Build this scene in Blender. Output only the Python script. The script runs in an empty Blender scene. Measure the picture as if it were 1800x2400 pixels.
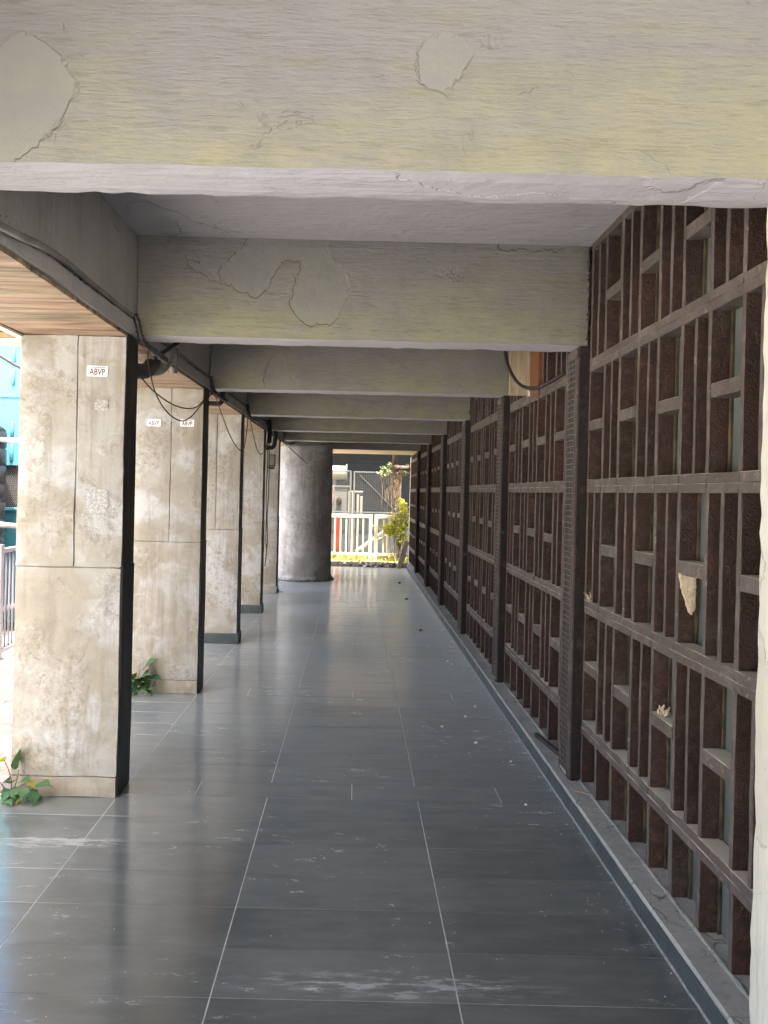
import bpy, bmesh, math, random
from mathutils import Vector, Matrix, noise as mnoise
R = math.radians
random.seed(7)
sc = bpy.context.scene
col = sc.collection

# ------------------------------------------------------------------ camera
cam_d = bpy.data.cameras.new('camera'); cam = bpy.data.objects.new('camera', cam_d); col.objects.link(cam)
cam.matrix_world = Matrix.Translation((0, 0, 1.6)) @ Matrix.Rotation(R(90), 4, 'X') @ Matrix.Rotation(R(1.33), 4, 'Z')
cam_d.sensor_fit = 'VERTICAL'; cam_d.sensor_height = 36; cam_d.sensor_width = 27
cam_d.lens = 36 * 1803 / 2400
cam_d.shift_x = 68 / 2400; cam_d.shift_y = -47 / 2400
cam_d.clip_start = 0.05; cam_d.clip_end = 2000
sc.camera = cam

# ------------------------------------------------------------------ sky, sun, exposure
SUN_EL, SUN_AZ = 68.0, 173.0          # azimuth clockwise from +Y: the sun stands behind the camera
w = bpy.data.worlds.new('World'); sc.world = w; w.use_nodes = True
wn = w.node_tree.nodes; wl = w.node_tree.links
sky = wn.new('ShaderNodeTexSky'); sky.sky_type = 'NISHITA'; sky.sun_disc = False
sky.sun_elevation = R(SUN_EL); sky.sun_rotation = R(SUN_AZ); sky.dust_density = 7.0; sky.air_density = 1.0; sky.ozone_density = 0.2
bg = wn['Background']; bg.inputs['Strength'].default_value = 0.15
wl.new(sky.outputs[0], bg.inputs['Color'])
sd = bpy.data.lights.new('sun', 'SUN'); sun = bpy.data.objects.new('sun', sd); col.objects.link(sun)
sd.energy = 2.9; sd.angle = R(0.53); sd.color = (1.0, 0.965, 0.90)
sv = Vector((math.sin(R(SUN_AZ)) * math.cos(R(SUN_EL)), math.cos(R(SUN_AZ)) * math.cos(R(SUN_EL)), math.sin(R(SUN_EL))))
sun.rotation_euler = sv.to_track_quat('Z', 'Y').to_euler()
vs = sc.view_settings; vs.view_transform = 'Standard'; vs.look = 'None'; vs.gamma = 1; vs.use_curve_mapping = False
vs.exposure = 2.72
sc.render.engine = 'CYCLES'
sc.cycles.use_denoising = True
sc.cycles.max_bounces = 8; sc.cycles.diffuse_bounces = 5; sc.cycles.glossy_bounces = 3
sc.cycles.use_adaptive_sampling = True; sc.cycles.adaptive_threshold = 0.03
sc.cycles.sample_clamp_indirect = 12

# ------------------------------------------------------------------ material helpers
class NT:
    def __init__(s, name):
        s.m = bpy.data.materials.new(name); s.m.use_nodes = True
        s.t = s.m.node_tree; s.n = s.t.nodes; s.l = s.t.links
        s.b = s.n['Principled BSDF']
    def link(s, a, i): s.l.new(a, i)
    def setin(s, node, key, v):
        if v is None: return
        if isinstance(v, bpy.types.NodeSocket): s.l.new(v, node.inputs[key])
        else:
            if isinstance(v, tuple) and len(v) == 3 and node.inputs[key].type == 'RGBA': v = (*v, 1)
            node.inputs[key].default_value = v
    def pos(s):
        return s.n.new('ShaderNodeNewGeometry').outputs['Position']
    def obj(s):
        return s.n.new('ShaderNodeTexCoord').outputs['Object']
    def rnd(s):
        return s.n.new('ShaderNodeObjectInfo').outputs['Random']
    def normal_z(s):
        g = s.n.new('ShaderNodeNewGeometry'); x = s.n.new('ShaderNodeSeparateXYZ'); s.l.new(g.outputs['Normal'], x.inputs[0]); return x.outputs['Z']
    def sep(s, v, ax):
        x = s.n.new('ShaderNodeSeparateXYZ'); s.l.new(v, x.inputs[0]); return x.outputs[ax]
    def map(s, v, scale=(1, 1, 1), loc=(0, 0, 0), rot=(0, 0, 0)):
        n = s.n.new('ShaderNodeMapping'); s.l.new(v, n.inputs['Vector'])
        n.inputs['Scale'].default_value = scale; n.inputs['Location'].default_value = loc; n.inputs['Rotation'].default_value = rot
        return n.outputs[0]
    def noise(s, v, scale, detail=4, rough=.55, dist=0):
        n = s.n.new('ShaderNodeTexNoise'); s.l.new(v, n.inputs['Vector'])
        n.inputs['Scale'].default_value = scale; n.inputs['Detail'].default_value = min(detail, 4)
        n.inputs['Roughness'].default_value = rough; n.inputs['Distortion'].default_value = dist
        return n.outputs['Fac']
    def vor(s, v, scale, feature='F1', rand=1):
        n = s.n.new('ShaderNodeTexVoronoi'); n.feature = feature; s.l.new(v, n.inputs['Vector'])
        n.inputs['Scale'].default_value = scale; n.inputs['Randomness'].default_value = rand
        return n.outputs['Distance']
    def warp(s, v, scale, amt):
        n = s.n.new('ShaderNodeTexNoise'); s.l.new(v, n.inputs['Vector']); n.inputs['Scale'].default_value = scale; n.inputs['Detail'].default_value = 2
        a = s.n.new('ShaderNodeVectorMath'); a.operation = 'SUBTRACT'; s.l.new(n.outputs['Color'], a.inputs[0]); a.inputs[1].default_value = (.5, .5, .5)
        b = s.n.new('ShaderNodeVectorMath'); b.operation = 'SCALE'; s.l.new(a.outputs[0], b.inputs[0]); b.inputs['Scale'].default_value = amt
        c = s.n.new('ShaderNodeVectorMath'); c.operation = 'ADD'; s.l.new(b.outputs[0], c.inputs[0]); s.l.new(v, c.inputs[1])
        return c.outputs[0]
    def rng(s, v, a, b, c=0, d=1, smooth=False):
        n = s.n.new('ShaderNodeMapRange'); s.setin(n, 'Value', v)
        n.inputs['From Min'].default_value = a; n.inputs['From Max'].default_value = b
        n.inputs['To Min'].default_value = c; n.inputs['To Max'].default_value = d
        if smooth: n.interpolation_type = 'SMOOTHSTEP'
        return n.outputs[0]
    def math(s, op, a, b=None):
        n = s.n.new('ShaderNodeMath'); n.operation = op; s.setin(n, 0, a)
        if b is not None: s.setin(n, 1, b)
        return n.outputs[0]
    def mul(s, a, b): return s.math('MULTIPLY', a, b)
    def add(s, a, b): return s.math('ADD', a, b)
    def mix(s, f, a, b, mode='MIX'):
        n = s.n.new('ShaderNodeMix'); n.data_type = 'RGBA'; n.blend_type = mode
        s.setin(n, 0, f)
        for k, v in ((6, a), (7, b)):
            if isinstance(v, bpy.types.NodeSocket): s.l.new(v, n.inputs[k])
            else: n.inputs[k].default_value = (*v, 1)
        return n.outputs[2]
    def bump(s, h, strength=.5, dist=.01, prev=None):
        n = s.n.new('ShaderNodeBump'); s.l.new(h, n.inputs['Height'])
        n.inputs['Strength'].default_value = strength; n.inputs['Distance'].default_value = dist
        if prev is not None: s.l.new(prev, n.inputs['Normal'])
        return n.outputs[0]
    def out(s, color=None, rough=None, normal=None, spec=None, metal=None):
        s.setin(s.b, 'Base Color', color); s.setin(s.b, 'Roughness', rough)
        s.setin(s.b, 'Normal', normal); s.setin(s.b, 'Specular IOR Level', spec); s.setin(s.b, 'Metallic', metal)
        return s.m

M = {}
def plain(name, c, rough=.6, var=.25, scale=12, bump=.15, metal=0, spec=.4):
    t = NT(name); p = t.pos()
    n = t.noise(p, scale, 5)
    d = tuple(x * (1 - var) for x in c); e = tuple(min(1, x * (1 + var)) for x in c)
    colr = t.mix(t.rng(n, .3, .7), d, e)
    nb = t.bump(t.noise(p, scale * 6, 3), bump, .004)
    M[name] = t.out(colr, t.rng(n, .3, .7, max(0, rough - .1), min(1, rough + .1)), nb, spec, metal)
    return M[name]

def mk_plaster(name, c1, c2, c3, peel, stroke=(4.0, 4.0, 62.0), seed=0, k=1.0, low_tint=None):
    t = NT(name); p0 = t.pos(); p = t.map(p0, loc=(seed, seed * 1.7, seed * .3))
    st = t.noise(t.map(t.warp(p, 6, .010), (stroke[0] * 2.2, stroke[1] * 2.2, stroke[2])), 1.0, 4, .68)
    st2 = t.noise(t.map(p, (stroke[0] * .4, stroke[1] * .4, stroke[2] * .25)), 1.0, 4, .7)
    big = t.noise(p, 1.3, 4); mid = t.noise(p, 7, 4, .65); lum = t.noise(p, 24, 4, .6)
    pw = t.noise(t.warp(t.warp(t.warp(p, 2.2, .2), 13, .06), 45, .03), 1.5, 2, .4); patch = t.rng(pw, .612, .620); keep = t.math('SUBTRACT', 1.0, patch)
    c = t.mix(t.rng(big, .36, .64), c1, c2)
    if low_tint:   # uneven yellow tint, heavier towards the lower arris
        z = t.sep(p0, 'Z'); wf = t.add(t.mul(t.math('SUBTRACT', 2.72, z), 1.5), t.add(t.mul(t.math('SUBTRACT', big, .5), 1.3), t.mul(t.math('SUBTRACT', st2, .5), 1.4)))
        c = t.mix(t.rng(wf, -.1, .6), c, low_tint)
    c = t.mix(t.mul(t.rng(mid, .42, .68), .5), c, tuple(x * .84 for x in c1))
    c = t.mix(t.mul(keep, t.mul(t.rng(st2, .52, .76), .45 * k)), c, c3)
    c = t.mix(t.mul(keep, t.mul(t.rng(st, .55, .72), .30 * k)), c, tuple(x * .6 for x in c3))
    # old peeled patches: a shallow step with a torn rim
    c = t.mix(t.mul(patch, .45), c, peel)
    # hairline cracks and raised filler veins
    vd = t.vor(t.warp(t.warp(t.map(p, (1, 1, .9)), 3.0, .5), 34, .07), 2.6, 'DISTANCE_TO_EDGE')
    crack = t.mul(t.rng(vd, .0, .006, 1, 0), t.rng(mid, .55, .66))
    spot = t.mul(t.rng(t.vor(t.warp(p, 30, .02), 9), .03, .018), t.rng(big, .5, .58))
    c = t.mix(t.math('MAXIMUM', t.mul(crack, .13), t.mul(spot, .6)), c, (.12, .10, .07))
    h = t.add(t.mul(t.mul(st, keep), .75), t.mul(lum, .45))
    h = t.add(h, t.mul(patch, -.25)); h = t.add(h, t.mul(crack, -.25))
    lump = t.bump(t.noise(p, 3.5, 2), .4, .03)
    M[name] = t.out(c, .82, t.bump(h, .95, .009, lump), .22)

mk_plaster('beam_plaster', (.225, .221, .219), (.230, .225, .200), (.158, .141, .094), (.220, .225, .209), low_tint=(.284, .271, .178))
mk_plaster('ceiling_bounce_tint', (.40, .392, .422), (.372, .366, .39), (.35, .344, .36), (.355, .35, .365), stroke=(3, 18, 3), seed=4.3, k=.5)  # ceiling and beam undersides: lavender puts the floor's bounce light into the colour
mk_plaster('white_plaster', (.68, .665, .60), (.62, .585, .48), (.46, .41, .30), (.51, .485, .41), stroke=(22, 22, 3), seed=9.1)
mk_plaster('grey_plaster', (.38, .367, .35), (.33, .318, .30), (.245, .228, .206), (.30, .29, .273), stroke=(14, 14, 2.5), seed=2.2)

def mk_column(name, c1, c2, c3, c4, seed):
    t = NT(name); p = t.map(t.pos(), loc=(seed, 0, seed * 2))
    a = t.noise(t.warp(t.warp(p, 3, .3), 14, .03), 2.1, 6, .6); b = t.noise(t.warp(p, 5, .1), 6.5, 6, .7); fine = t.noise(p, 75, 4, .7)
    a2 = t.noise(t.warp(t.map(p, (1, 1, 1), (9, 4, 2)), 4, .2), 2.7, 5, .6)
    c = t.mix(t.rng(a, .40, .56), c1, c2)
    c = t.mix(t.mul(t.rng(a2, .52, .60), .85), c, c3)
    c = t.mix(t.mul(t.rng(b, .50, .66), .6), c, tuple(x * .80 for x in c2))
    run = t.noise(t.map(t.warp(p, 6, .04), (13, 13, .7)), 1, 5, .6)
    c = t.mix(t.mul(t.rng(run, .52, .70), .6), c, c4)
    # rough, blistered islands
    isl = t.rng(t.noise(t.warp(t.warp(p, 3, .2), 11, .07), 1.9, 4, .55), .51, .57)
    rg = t.noise(t.warp(p, 22, .05), 26, 6, .8)
    c = t.mix(t.mul(isl, t.mul(t.rng(rg, .48, .36), .7)), c, (.215, .178, .125))
    c = t.mix(t.mul(t.mul(isl, t.rng(rg, .52, .66)), .5), c, tuple(min(1, x * 1.22) for x in c1))
    c = t.mix(t.mul(t.rng(fine, .58, .74), .32), c, tuple(x * .55 for x in c2))
    spots = t.rng(t.vor(t.warp(p, 14, .05), 8), .10, .06)
    c = t.mix(t.mul(spots, t.rng(t.noise(p, 3.5, 3), .56, .64, 0, .7)), c, (.16, .15, .135))
    h = t.add(t.mul(b, .5), t.add(t.mul(fine, .25), t.mul(t.mul(isl, rg), 1.6)))
    M[name] = t.out(c, .88, t.bump(h, .65, .008, t.bump(a, .12, .02)), .2)
mk_column('column_concrete', (.385, .368, .332), (.315, .286, .230), (.43, .425, .41), (.215, .180, .130), 0)
mk_column('round_column_paint', (.47, .46, .46), (.38, .36, .34), (.53, .53, .535), (.22, .18, .15), 5)
mk_column('skirting_plaster', (.345, .31, .25), (.30, .26, .20), (.36, .335, .285), (.25, .20, .14), 3)

def mk_black():
    t = NT('black_paint'); p = t.pos()
    g = t.noise(t.map(p, (30, 30, 1.2)), 1, 6, .6)
    c = t.mix(t.rng(g, .45, .75), (.008, .0075, .0075), (.030, .028, .027))
    c = t.mix(t.mul(t.rng(t.noise(t.map(p, (14, 14, 5)), 2, 4, .7), .60, .70), .4), c, (.10, .095, .088))
    M['black_paint'] = t.out(c, t.rng(g, .3, .7, .35, .6), t.bump(g, .5, .004), .35)
mk_black()

def mk_stucco(name, c1, c2, c3, amp=1.0):
    t = NT(name); p = t.pos()
    a = t.noise(p, 3.0, 4); b = t.noise(t.warp(p, 18, .03), 30, 6, .8); v = t.noise(p, 120, 3, .7)
    c = t.mix(t.rng(a, .35, .65), c1, c2)
    c = t.mix(t.mul(t.rng(b, .50, .70), t.rng(t.noise(p, 2.1, 2), .35, .62, .25, .8)), c, c3)
    c = t.mix(t.rng(t.rnd(), 0, 1, 0, .45), c, tuple(x * .5 for x in c1))
    c = t.mix(t.mul(t.rng(t.noise(p, 9, 4, .7), .55, .72), .35), c, (.16, .125, .10))
    # settled dust on everything that looks upwards
    dust = t.mul(t.rng(t.normal_z(), .35, .85), t.rng(t.noise(p, 25, 5), .15, .5, .65, 1))
    c = t.mix(dust, c, (.52, .46, .375))
    h = t.add(t.mul(b, 1.0), t.mul(v, .8))
    M[name] = t.out(c, t.rng(b, .3, .7, .75, .5), t.bump(h, 1.0, .010 * amp), .4)
mk_stucco('brown_stucco', (.050, .027, .0215), (.082, .041, .029), (.175, .088, .056))
mk_stucco('dark_stucco', (.017, .0115, .0105), (.025, .0165, .014), (.042, .028, .023), .7)

def mk_frontbrown():
    t = NT('brown_trim'); p = t.pos()
    a = t.noise(p, 4, 4); f = t.noise(t.map(p, (20, 20, 60)), 1.2, 5, .65)
    c = t.mix(t.rng(a, .35, .65), (.088, .070, .063), (.120, .097, .086))
    c = t.mix(t.mul(t.rng(f, .5, .75), .6), c, (.066, .050, .044))
    chip = t.mul(t.rng(t.noise(p, 40, 4), .60, .66), t.rng(t.noise(p, 5, 2), .48, .6))
    c = t.mix(t.mul(chip, .7), c, (.26, .225, .185))
    c = t.mix(t.rng(t.rnd(), 0, 1, 0, .35), c, (.06, .046, .041))
    c = t.mix(t.mul(t.rng(t.noise(p, 11, 4, .7), .5, .72), .5), c, (.21, .18, .15))
    dust = t.mul(t.rng(t.normal_z(), .35, .8), t.rng(t.noise(p, 22, 5), .15, .5, .7, 1))
    c = t.mix(dust, c, (.60, .54, .44))
    M['brown_trim'] = t.out(c, .72, t.bump(t.add(f, t.noise(p, 90, 3)), .35, .004), .3)
mk_frontbrown()

def mk_floor():
    t = NT('slate_floor'); p = t.pos(); r = t.rnd()
    st = t.noise(t.warp(t.map(p, (2.2, 8, 1)), 2, .3), 1.5, 7, .62)
    big = t.noise(p, 1.1, 4); mid = t.noise(t.warp(p, 4, .2), 7, 5, .65); fine = t.noise(t.map(p, (12, 70, 1)), 1, 4, .6)
    c = t.mix(t.rng(r, 0, 1), (.064, .073, .068), (.100, .110, .103))
    c = t.mix(t.mul(t.rng(st, .45, .75), .55), c, (.145, .150, .147))
    c = t.mix(t.mul(t.rng(st, .46, .28), .55), c, (.052, .057, .058))
    scuff = t.mul(t.rng(t.noise(t.warp(t.map(p, (4, 10, 1)), 5, .6), 2.2, 7, .72), .56, .76), t.rng(big, .36, .56))
    c = t.mix(t.mul(scuff, .3), c, (.25, .255, .25))
    chip = t.mul(t.rng(t.noise(t.warp(p, 18, .05), 11, 4, .6), .66, .70), t.rng(mid, .45, .6))
    c = t.mix(t.mul(chip, .12), c, (.28, .285, .28))
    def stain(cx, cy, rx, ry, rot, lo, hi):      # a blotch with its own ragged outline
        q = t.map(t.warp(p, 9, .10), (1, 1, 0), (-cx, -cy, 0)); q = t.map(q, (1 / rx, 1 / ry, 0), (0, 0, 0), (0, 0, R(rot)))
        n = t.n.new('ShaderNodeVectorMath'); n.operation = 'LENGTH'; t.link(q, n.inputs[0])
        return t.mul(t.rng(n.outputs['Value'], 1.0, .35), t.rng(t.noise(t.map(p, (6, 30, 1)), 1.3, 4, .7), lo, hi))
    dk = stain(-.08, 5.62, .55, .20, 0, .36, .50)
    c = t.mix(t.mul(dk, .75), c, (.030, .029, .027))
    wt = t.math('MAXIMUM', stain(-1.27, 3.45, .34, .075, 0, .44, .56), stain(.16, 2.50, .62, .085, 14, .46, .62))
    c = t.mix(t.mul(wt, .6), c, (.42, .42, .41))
    scuff = t.add(scuff, t.mul(wt, .8))
    rg = t.add(t.rng(st, .3, .75, .12, .21), t.mul(scuff, .22))
    rg = t.add(rg, t.rng(big, .35, .7, -.03, .06))
    nb = t.bump(t.noise(t.map(p, (1.2, 2.2, 1)), 1.6, 2), .08, .02)
    nb = t.bump(t.add(mid, t.mul(fine, .3)), .06, .003, nb)
    t.b.inputs['IOR'].default_value = 2.2; t.b.inputs['Sheen Weight'].default_value = 1.0; t.b.inputs['Sheen Roughness'].default_value = .28; t.b.inputs['Sheen Tint'].default_value = (1, 1, .97, 1)
    M['slate_floor'] = t.out(c, rg, nb, .5)
    t = NT('slate_kerb'); p = t.pos(); r = t.rnd()
    n = t.noise(t.map(p, (3, 5, 5)), 2, 5); v = t.noise(t.map(p, (40, 60, 2)), 1, 4)
    c = t.mix(r, (.044, .055, .056), (.062, .074, .074)); c = t.mix(t.mul(t.rng(v, .58, .75), .5), c, (.22, .225, .21))
    c = t.mix(t.mul(t.rng(n, .5, .7), .4), c, (.10, .11, .11))
    M['slate_kerb'] = t.out(c, t.rng(n, .3, .7, .3, .5), t.bump(v, .2, .003), .5)
mk_floor()

def mk_wood():
    t = NT('soffit_wood'); p = t.pos(); r = t.rnd()
    o = t.n.new('ShaderNodeObjectInfo')
    g = t.noise(t.warp(t.map(p, (1.3, 15, 1)), 1.0, 1.2), 1.3, 6, .65)
    g2 = t.noise(t.map(p, (2.2, 90, 1)), 1, 4)
    c = t.mix(t.rng(r, 0, 1), (.34, .215, .145), (.28, .22, .14))
    c = t.mix(t.rng(g, .46, .70), c, (.06, .042, .027)); c = t.mix(t.mul(t.rng(g, .47, .32), .8), c, (.46, .34, .25))
    c = t.mix(t.mul(t.rng(g2, .5, .7), .35), c, (.15, .11, .08))
    M['soffit_wood'] = t.out(c, .55, t.bump(g, .3, .004), .35)
    t = NT('raw_wood'); p = t.pos()
    g = t.noise(t.map(p, (22, 22, 1.6)), 1.2, 6, .6, .6)
    c = t.mix(t.rng(g, .35, .7), (.46, .39, .28), (.30, .235, .145))
    M['raw_wood'] = t.out(c, .7, t.bump(g, .3, .003), .3)
mk_wood()
plain('plank_wood', (.62, .50, .39), .7, .12, 14, .3)

def mk_ledge():
    t = NT('ledge_cement'); p = t.pos()
    a = t.noise(p, 5, 6, .6); b = t.noise(p, 38, 5, .7)
    c = t.mix(t.rng(a, .35, .65), (.31, .305, .29), (.41, .39, .35)); c = t.mix(t.mul(t.rng(b, .52, .7), .6), c, (.20, .19, .165))
    vd = t.vor(t.warp(p, 6, .2), 3.2, 'DISTANCE_TO_EDGE'); cr = t.mul(t.rng(vd, 0, .012, 1, 0), t.rng(a, .48, .56))
    c = t.mix(t.mul(cr, .8), c, (.06, .055, .05))
    M['ledge_cement'] = t.out(c, .85, t.bump(t.add(b, t.mul(cr, -1)), .5, .005), .25)
    t = NT('grout'); p = t.pos(); b = t.noise(p, 60, 4)
    M['grout'] = t.out(t.mix(t.rng(b, .35, .65), (.24, .238, .225), (.36, .355, .33)), .85, t.bump(b, .4, .002), .2)
mk_ledge()
plain('floor_grout', (.42, .42, .405), .85, .25, 30, .3)
plain('glass_pane', (.105, .122, .112), .45, .2, 5, .05, 0, .4)
plain('glazing_bead', (.075, .056, .03), .8, .75, 14, .8)
plain('conduit_grey', (.17, .165, .155), .6, .4, 9, .3)
plain('dark_pipe', (.05, .048, .044), .45, .4, 12, .2)
plain('cable_black', (.018, .017, .016), .5, .3, 20, .1)
plain('cable_brown', (.055, .042, .028), .6, .3, 20, .1)
plain('dark_steel', (.035, .031, .029), .5, .4, 20, .2)
plain('mesh_wire', (.19, .18, .16), .5, .3, 30, .1)
plain('genset_blue', (.085, .26, .34), .35, .06, 2, .02, 0, .5)
plain('genset_teal', (.03, .13, .17), .4, .1, 2, .03, 0, .5)
plain('vent_black', (.012, .012, .012), .5, .3, 20, .1)
plain('vent_wire', (.16, .15, .14), .5, .2, 20, .1)
plain('tank_black', (.022, .022, .025), .42, .25, 3, .05)
plain('pipe_grey', (.45, .45, .45), .4, .15, 6, .1)
plain('rust_sheet', (.42, .21, .09), .75, .4, 8, .4)
plain('ochre_paint', (.55, .38, .15), .6, .3, 6, .2)
plain('cream_paint', (.72, .66, .54), .55, .1, 5, .1)
plain('fence_cream', (.56, .49, .36), .5, .12, 5, .1)
plain('railing_white', (.21, .195, .215), .45, .12, 6, .15)
plain('red_paint', (.17, .018, .012), .45, .2, 4, .05)
plain('transformer_grey', (.105, .103, .093), .5, .15, 4, .1)
plain('radiator_cream', (.22, .205, .155), .5, .12, 4, .1)
plain('porcelain_brown', (.10, .055, .04), .25, .2, 6, .05)
plain('dark_wall', (.045, .05, .05), .8, .2, 2, .3)
plain('galvanised', (.075, .074, .07), .6, .2, 20, .1, 0)
plain('pink_render', (.66, .49, .38), .8, .08, 3, .2)
plain('root_brown', (.26, .17, .10), .8, .35, 30, .3)
plain('pipe_rust', (.10, .058, .040), .65, .3, 10, .3)
plain('soil', (.055, .045, .035), .95, .5, 9, .8)
plain('lawn_green', (.42, .40, .12), .9, .35, 6, .6)
plain('concrete_ground', (.47, .455, .41), .9, .15, 1.5, .3)
plain('paver_pink', (.15, .085, .074), .8, .22, 14, .4)
plain('paver_grey', (.18, .158, .147), .8, .2, 14, .4)
plain('white_scrap', (.80, .78, .74), .6, .1, 30, .2)
plain('foam_cream', (.74, .60, .42), .9, .25, 60, 1.0)
plain('dry_leaf', (.085, .055, .03), .8, .4, 40, .3)
plain('stem_brown', (.13, .10, .06), .8, .3, 30, .2)
plain('paper_white', (.86, .84, .83), .55, .03, 10, .05)
plain('ink_maroon', (.06, .025, .03), .6, .15, 20, .05)
plain('varnish_orange', (.17, .065, .022), .45, .3, 8, .15)
def mk_leaf(name, c1, c2, tr):
    t = NT(name); r = t.rnd(); p = t.pos()
    n = t.noise(p, 30, 3)
    c = t.mix(r, c1, c2); c = t.mix(t.mul(t.rng(n, .4, .7), .4), c, tuple(x * .6 for x in c1))
    t.out(c, .55, None, .3)
    d = t.n.new('ShaderNodeBsdfTranslucent'); t.link(c, d.inputs['Color'])
    mx = t.n.new('ShaderNodeMixShader'); mx.inputs[0].default_value = tr
    t.link(t.b.outputs[0], mx.inputs[1]); t.link(d.outputs[0], mx.inputs[2])
    t.link(mx.outputs[0], t.n['Material Output'].inputs['Surface'])
    M[name] = t.m
mk_leaf('leaf_green', (.045, .115, .055), (.085, .17, .055), .25)
mk_leaf('leaf_yellowgreen', (.34, .37, .045), (.50, .48, .08), .45)
mk_leaf('leaf_groundcover', (.46, .43, .13), (.62, .56, .27), .35)
mk_leaf('leaf_pale', (.20, .26, .10), (.30, .34, .14), .35)

# peeling paper remnants: pale paper crumbs over bare concrete
def mk_faded():
    t = NT('torn_paper'); p = t.pos()
    n = t.noise(t.warp(p, 60, .01), 75, 5, .7)
    c = t.mix(t.rng(n, .45, .58), (.33, .305, .26), (.47, .465, .475))
    M['torn_paper'] = t.out(c, .8, t.bump(n, .6, .003), .2)
mk_faded()

# ------------------------------------------------------------------ object helpers
def tag(o, label=None, cat=None, group=None, kind=None):
    if cat and not kind: kind = 'thing'
    for k, v in (('label', label), ('category', cat), ('group', group), ('kind', kind)):
        if v: o[k] = v
    return o
def empty(name, loc=(0, 0, 0), rz=0):
    o = bpy.data.objects.new(name, None); col.objects.link(o); o.location = loc; o.rotation_euler = (0, 0, rz)
    o.empty_display_size = .1
    return o
def put(name, me, parent=None, loc=(0, 0, 0), rot=(0, 0, 0)):
    o = bpy.data.objects.new(name, me); col.objects.link(o)
    o.location = loc; o.rotation_euler = rot
    if parent is not None: o.parent = parent
    return o

class MB:
    def __init__(s): s.v = []; s.f = []; s.mi = []
    def add(s, vs, fs, mi=0):
        k = len(s.v); s.v += [tuple(v) for v in vs]; s.f += [tuple(i + k for i in f) for f in fs]; s.mi += [mi] * len(fs)
    def box(s, x0, x1, y0, y1, z0, z1, mi=0):
        v = [(x, y, z) for z in (z0, z1) for y in (y0, y1) for x in (x0, x1)]
        s.add(v, [(0, 2, 3, 1), (4, 5, 7, 6), (0, 1, 5, 4), (2, 6, 7, 3), (0, 4, 6, 2), (1, 3, 7, 5)], mi)
    def loft(s, rings, mi=0, cap=True, close=True):
        n = len(rings[0]); k = [p for r in rings for p in r]; f = []
        for i in range(len(rings) - 1):
            for j in range(n if close else n - 1):
                a, b = i * n + j, i * n + (j + 1) % n
                f.append((a, b, b + n, a + n))
        if cap:
            f.append(tuple(range(n - 1, -1, -1))); o = (len(rings) - 1) * n; f.append(tuple(o + j for j in range(n)))
        s.add(k, f, mi)
    def cbox(s, x0, x1, y0, y1, z0, z1, ch=.003, n=1, amp=0, axis='Z', mi=0, rng=random):
        ax = 'XYZ'.index(axis); b = [(x0, x1), (y0, y1), (z0, z1)]; u, v = [i for i in range(3) if i != ax]
        (a0, a1), (c0, c1) = b[u], b[v]; ch = min(ch, (a1 - a0) * .4, (c1 - c0) * .4)
        pr = [(a0 + ch, c0), (a1 - ch, c0), (a1, c0 + ch), (a1, c1 - ch), (a1 - ch, c1), (a0 + ch, c1), (a0, c1 - ch), (a0, c0 + ch)]
        if ax == 1: pr = pr[::-1]
        rings = []
        for i in range(n + 1):
            t = b[ax][0] + (b[ax][1] - b[ax][0]) * i / n; ring = []
            for (p, q) in pr:
                w3 = [0, 0, 0]; w3[ax] = t; j = amp if 0 < i < n or amp < .002 else amp * .5
                w3[u] = p + rng.uniform(-j, j); w3[v] = q + rng.uniform(-j, j); ring.append(tuple(w3))
            rings.append(ring)
        s.loft(rings, mi)
    def tube(s, pts, r, seg=8, mi=0, cap=True):
        pts = [Vector(p) for p in pts]; rings = []; prev = None
        for i, p in enumerate(pts):
            d = (pts[min(i + 1, len(pts) - 1)] - pts[max(i - 1, 0)]).normalized()
            a = Vector((0, 0, 1)) if abs(d.z) < .9 else Vector((1, 0, 0))
            if prev is None: e1 = d.cross(a).normalized()
            else: e1 = (prev - d * prev.dot(d)).normalized()
            prev = e1; e2 = d.cross(e1); rr = r[i] if isinstance(r, (list, tuple)) else r
            rings.append([tuple(p + (e1 * math.cos(2 * math.pi * k / seg) + e2 * math.sin(2 * math.pi * k / seg)) * rr) for k in range(seg)])
        s.loft(rings, mi, cap)
    def lathe(s, prof, seg=24, c=(0, 0), mi=0):
        rings = [[(c[0] + r * math.cos(2 * math.pi * k / seg), c[1] + r * math.sin(2 * math.pi * k / seg), z) for k in range(seg)] for r, z in prof]
        s.loft(rings, mi)
    def mesh(s, name, mats, smooth=False):
        me = bpy.data.meshes.new(name); me.from_pydata(s.v, [], s.f)
        for m in (mats if isinstance(mats, (list, tuple)) else [mats]): me.materials.append(M[m] if isinstance(m, str) else m)
        if any(s.mi): me.polygons.foreach_set('material_index', s.mi)
        if smooth: me.polygons.foreach_set('use_smooth', [True] * len(me.polygons))
        me.update(); return me
    def build(s, name, mats, parent=None, smooth=False, loc=(0, 0, 0)):
        return put(name, s.mesh(name, mats, smooth), parent, loc)

def spline(pts, k=5):
    pts = [Vector(p) for p in pts]; out = []
    for i in range(len(pts) - 1):
        p0, p1, p2, p3 = pts[max(i - 1, 0)], pts[i], pts[i + 1], pts[min(i + 2, len(pts) - 1)]
        for j in range(k):
            t = j / k
            out.append(.5 * ((2 * p1) + (p2 - p0) * t + (2 * p0 - 5 * p1 + 4 * p2 - p3) * t * t + (3 * p1 - p0 - 3 * p2 + p3) * t ** 3))
    out.append(pts[-1]); return out

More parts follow.
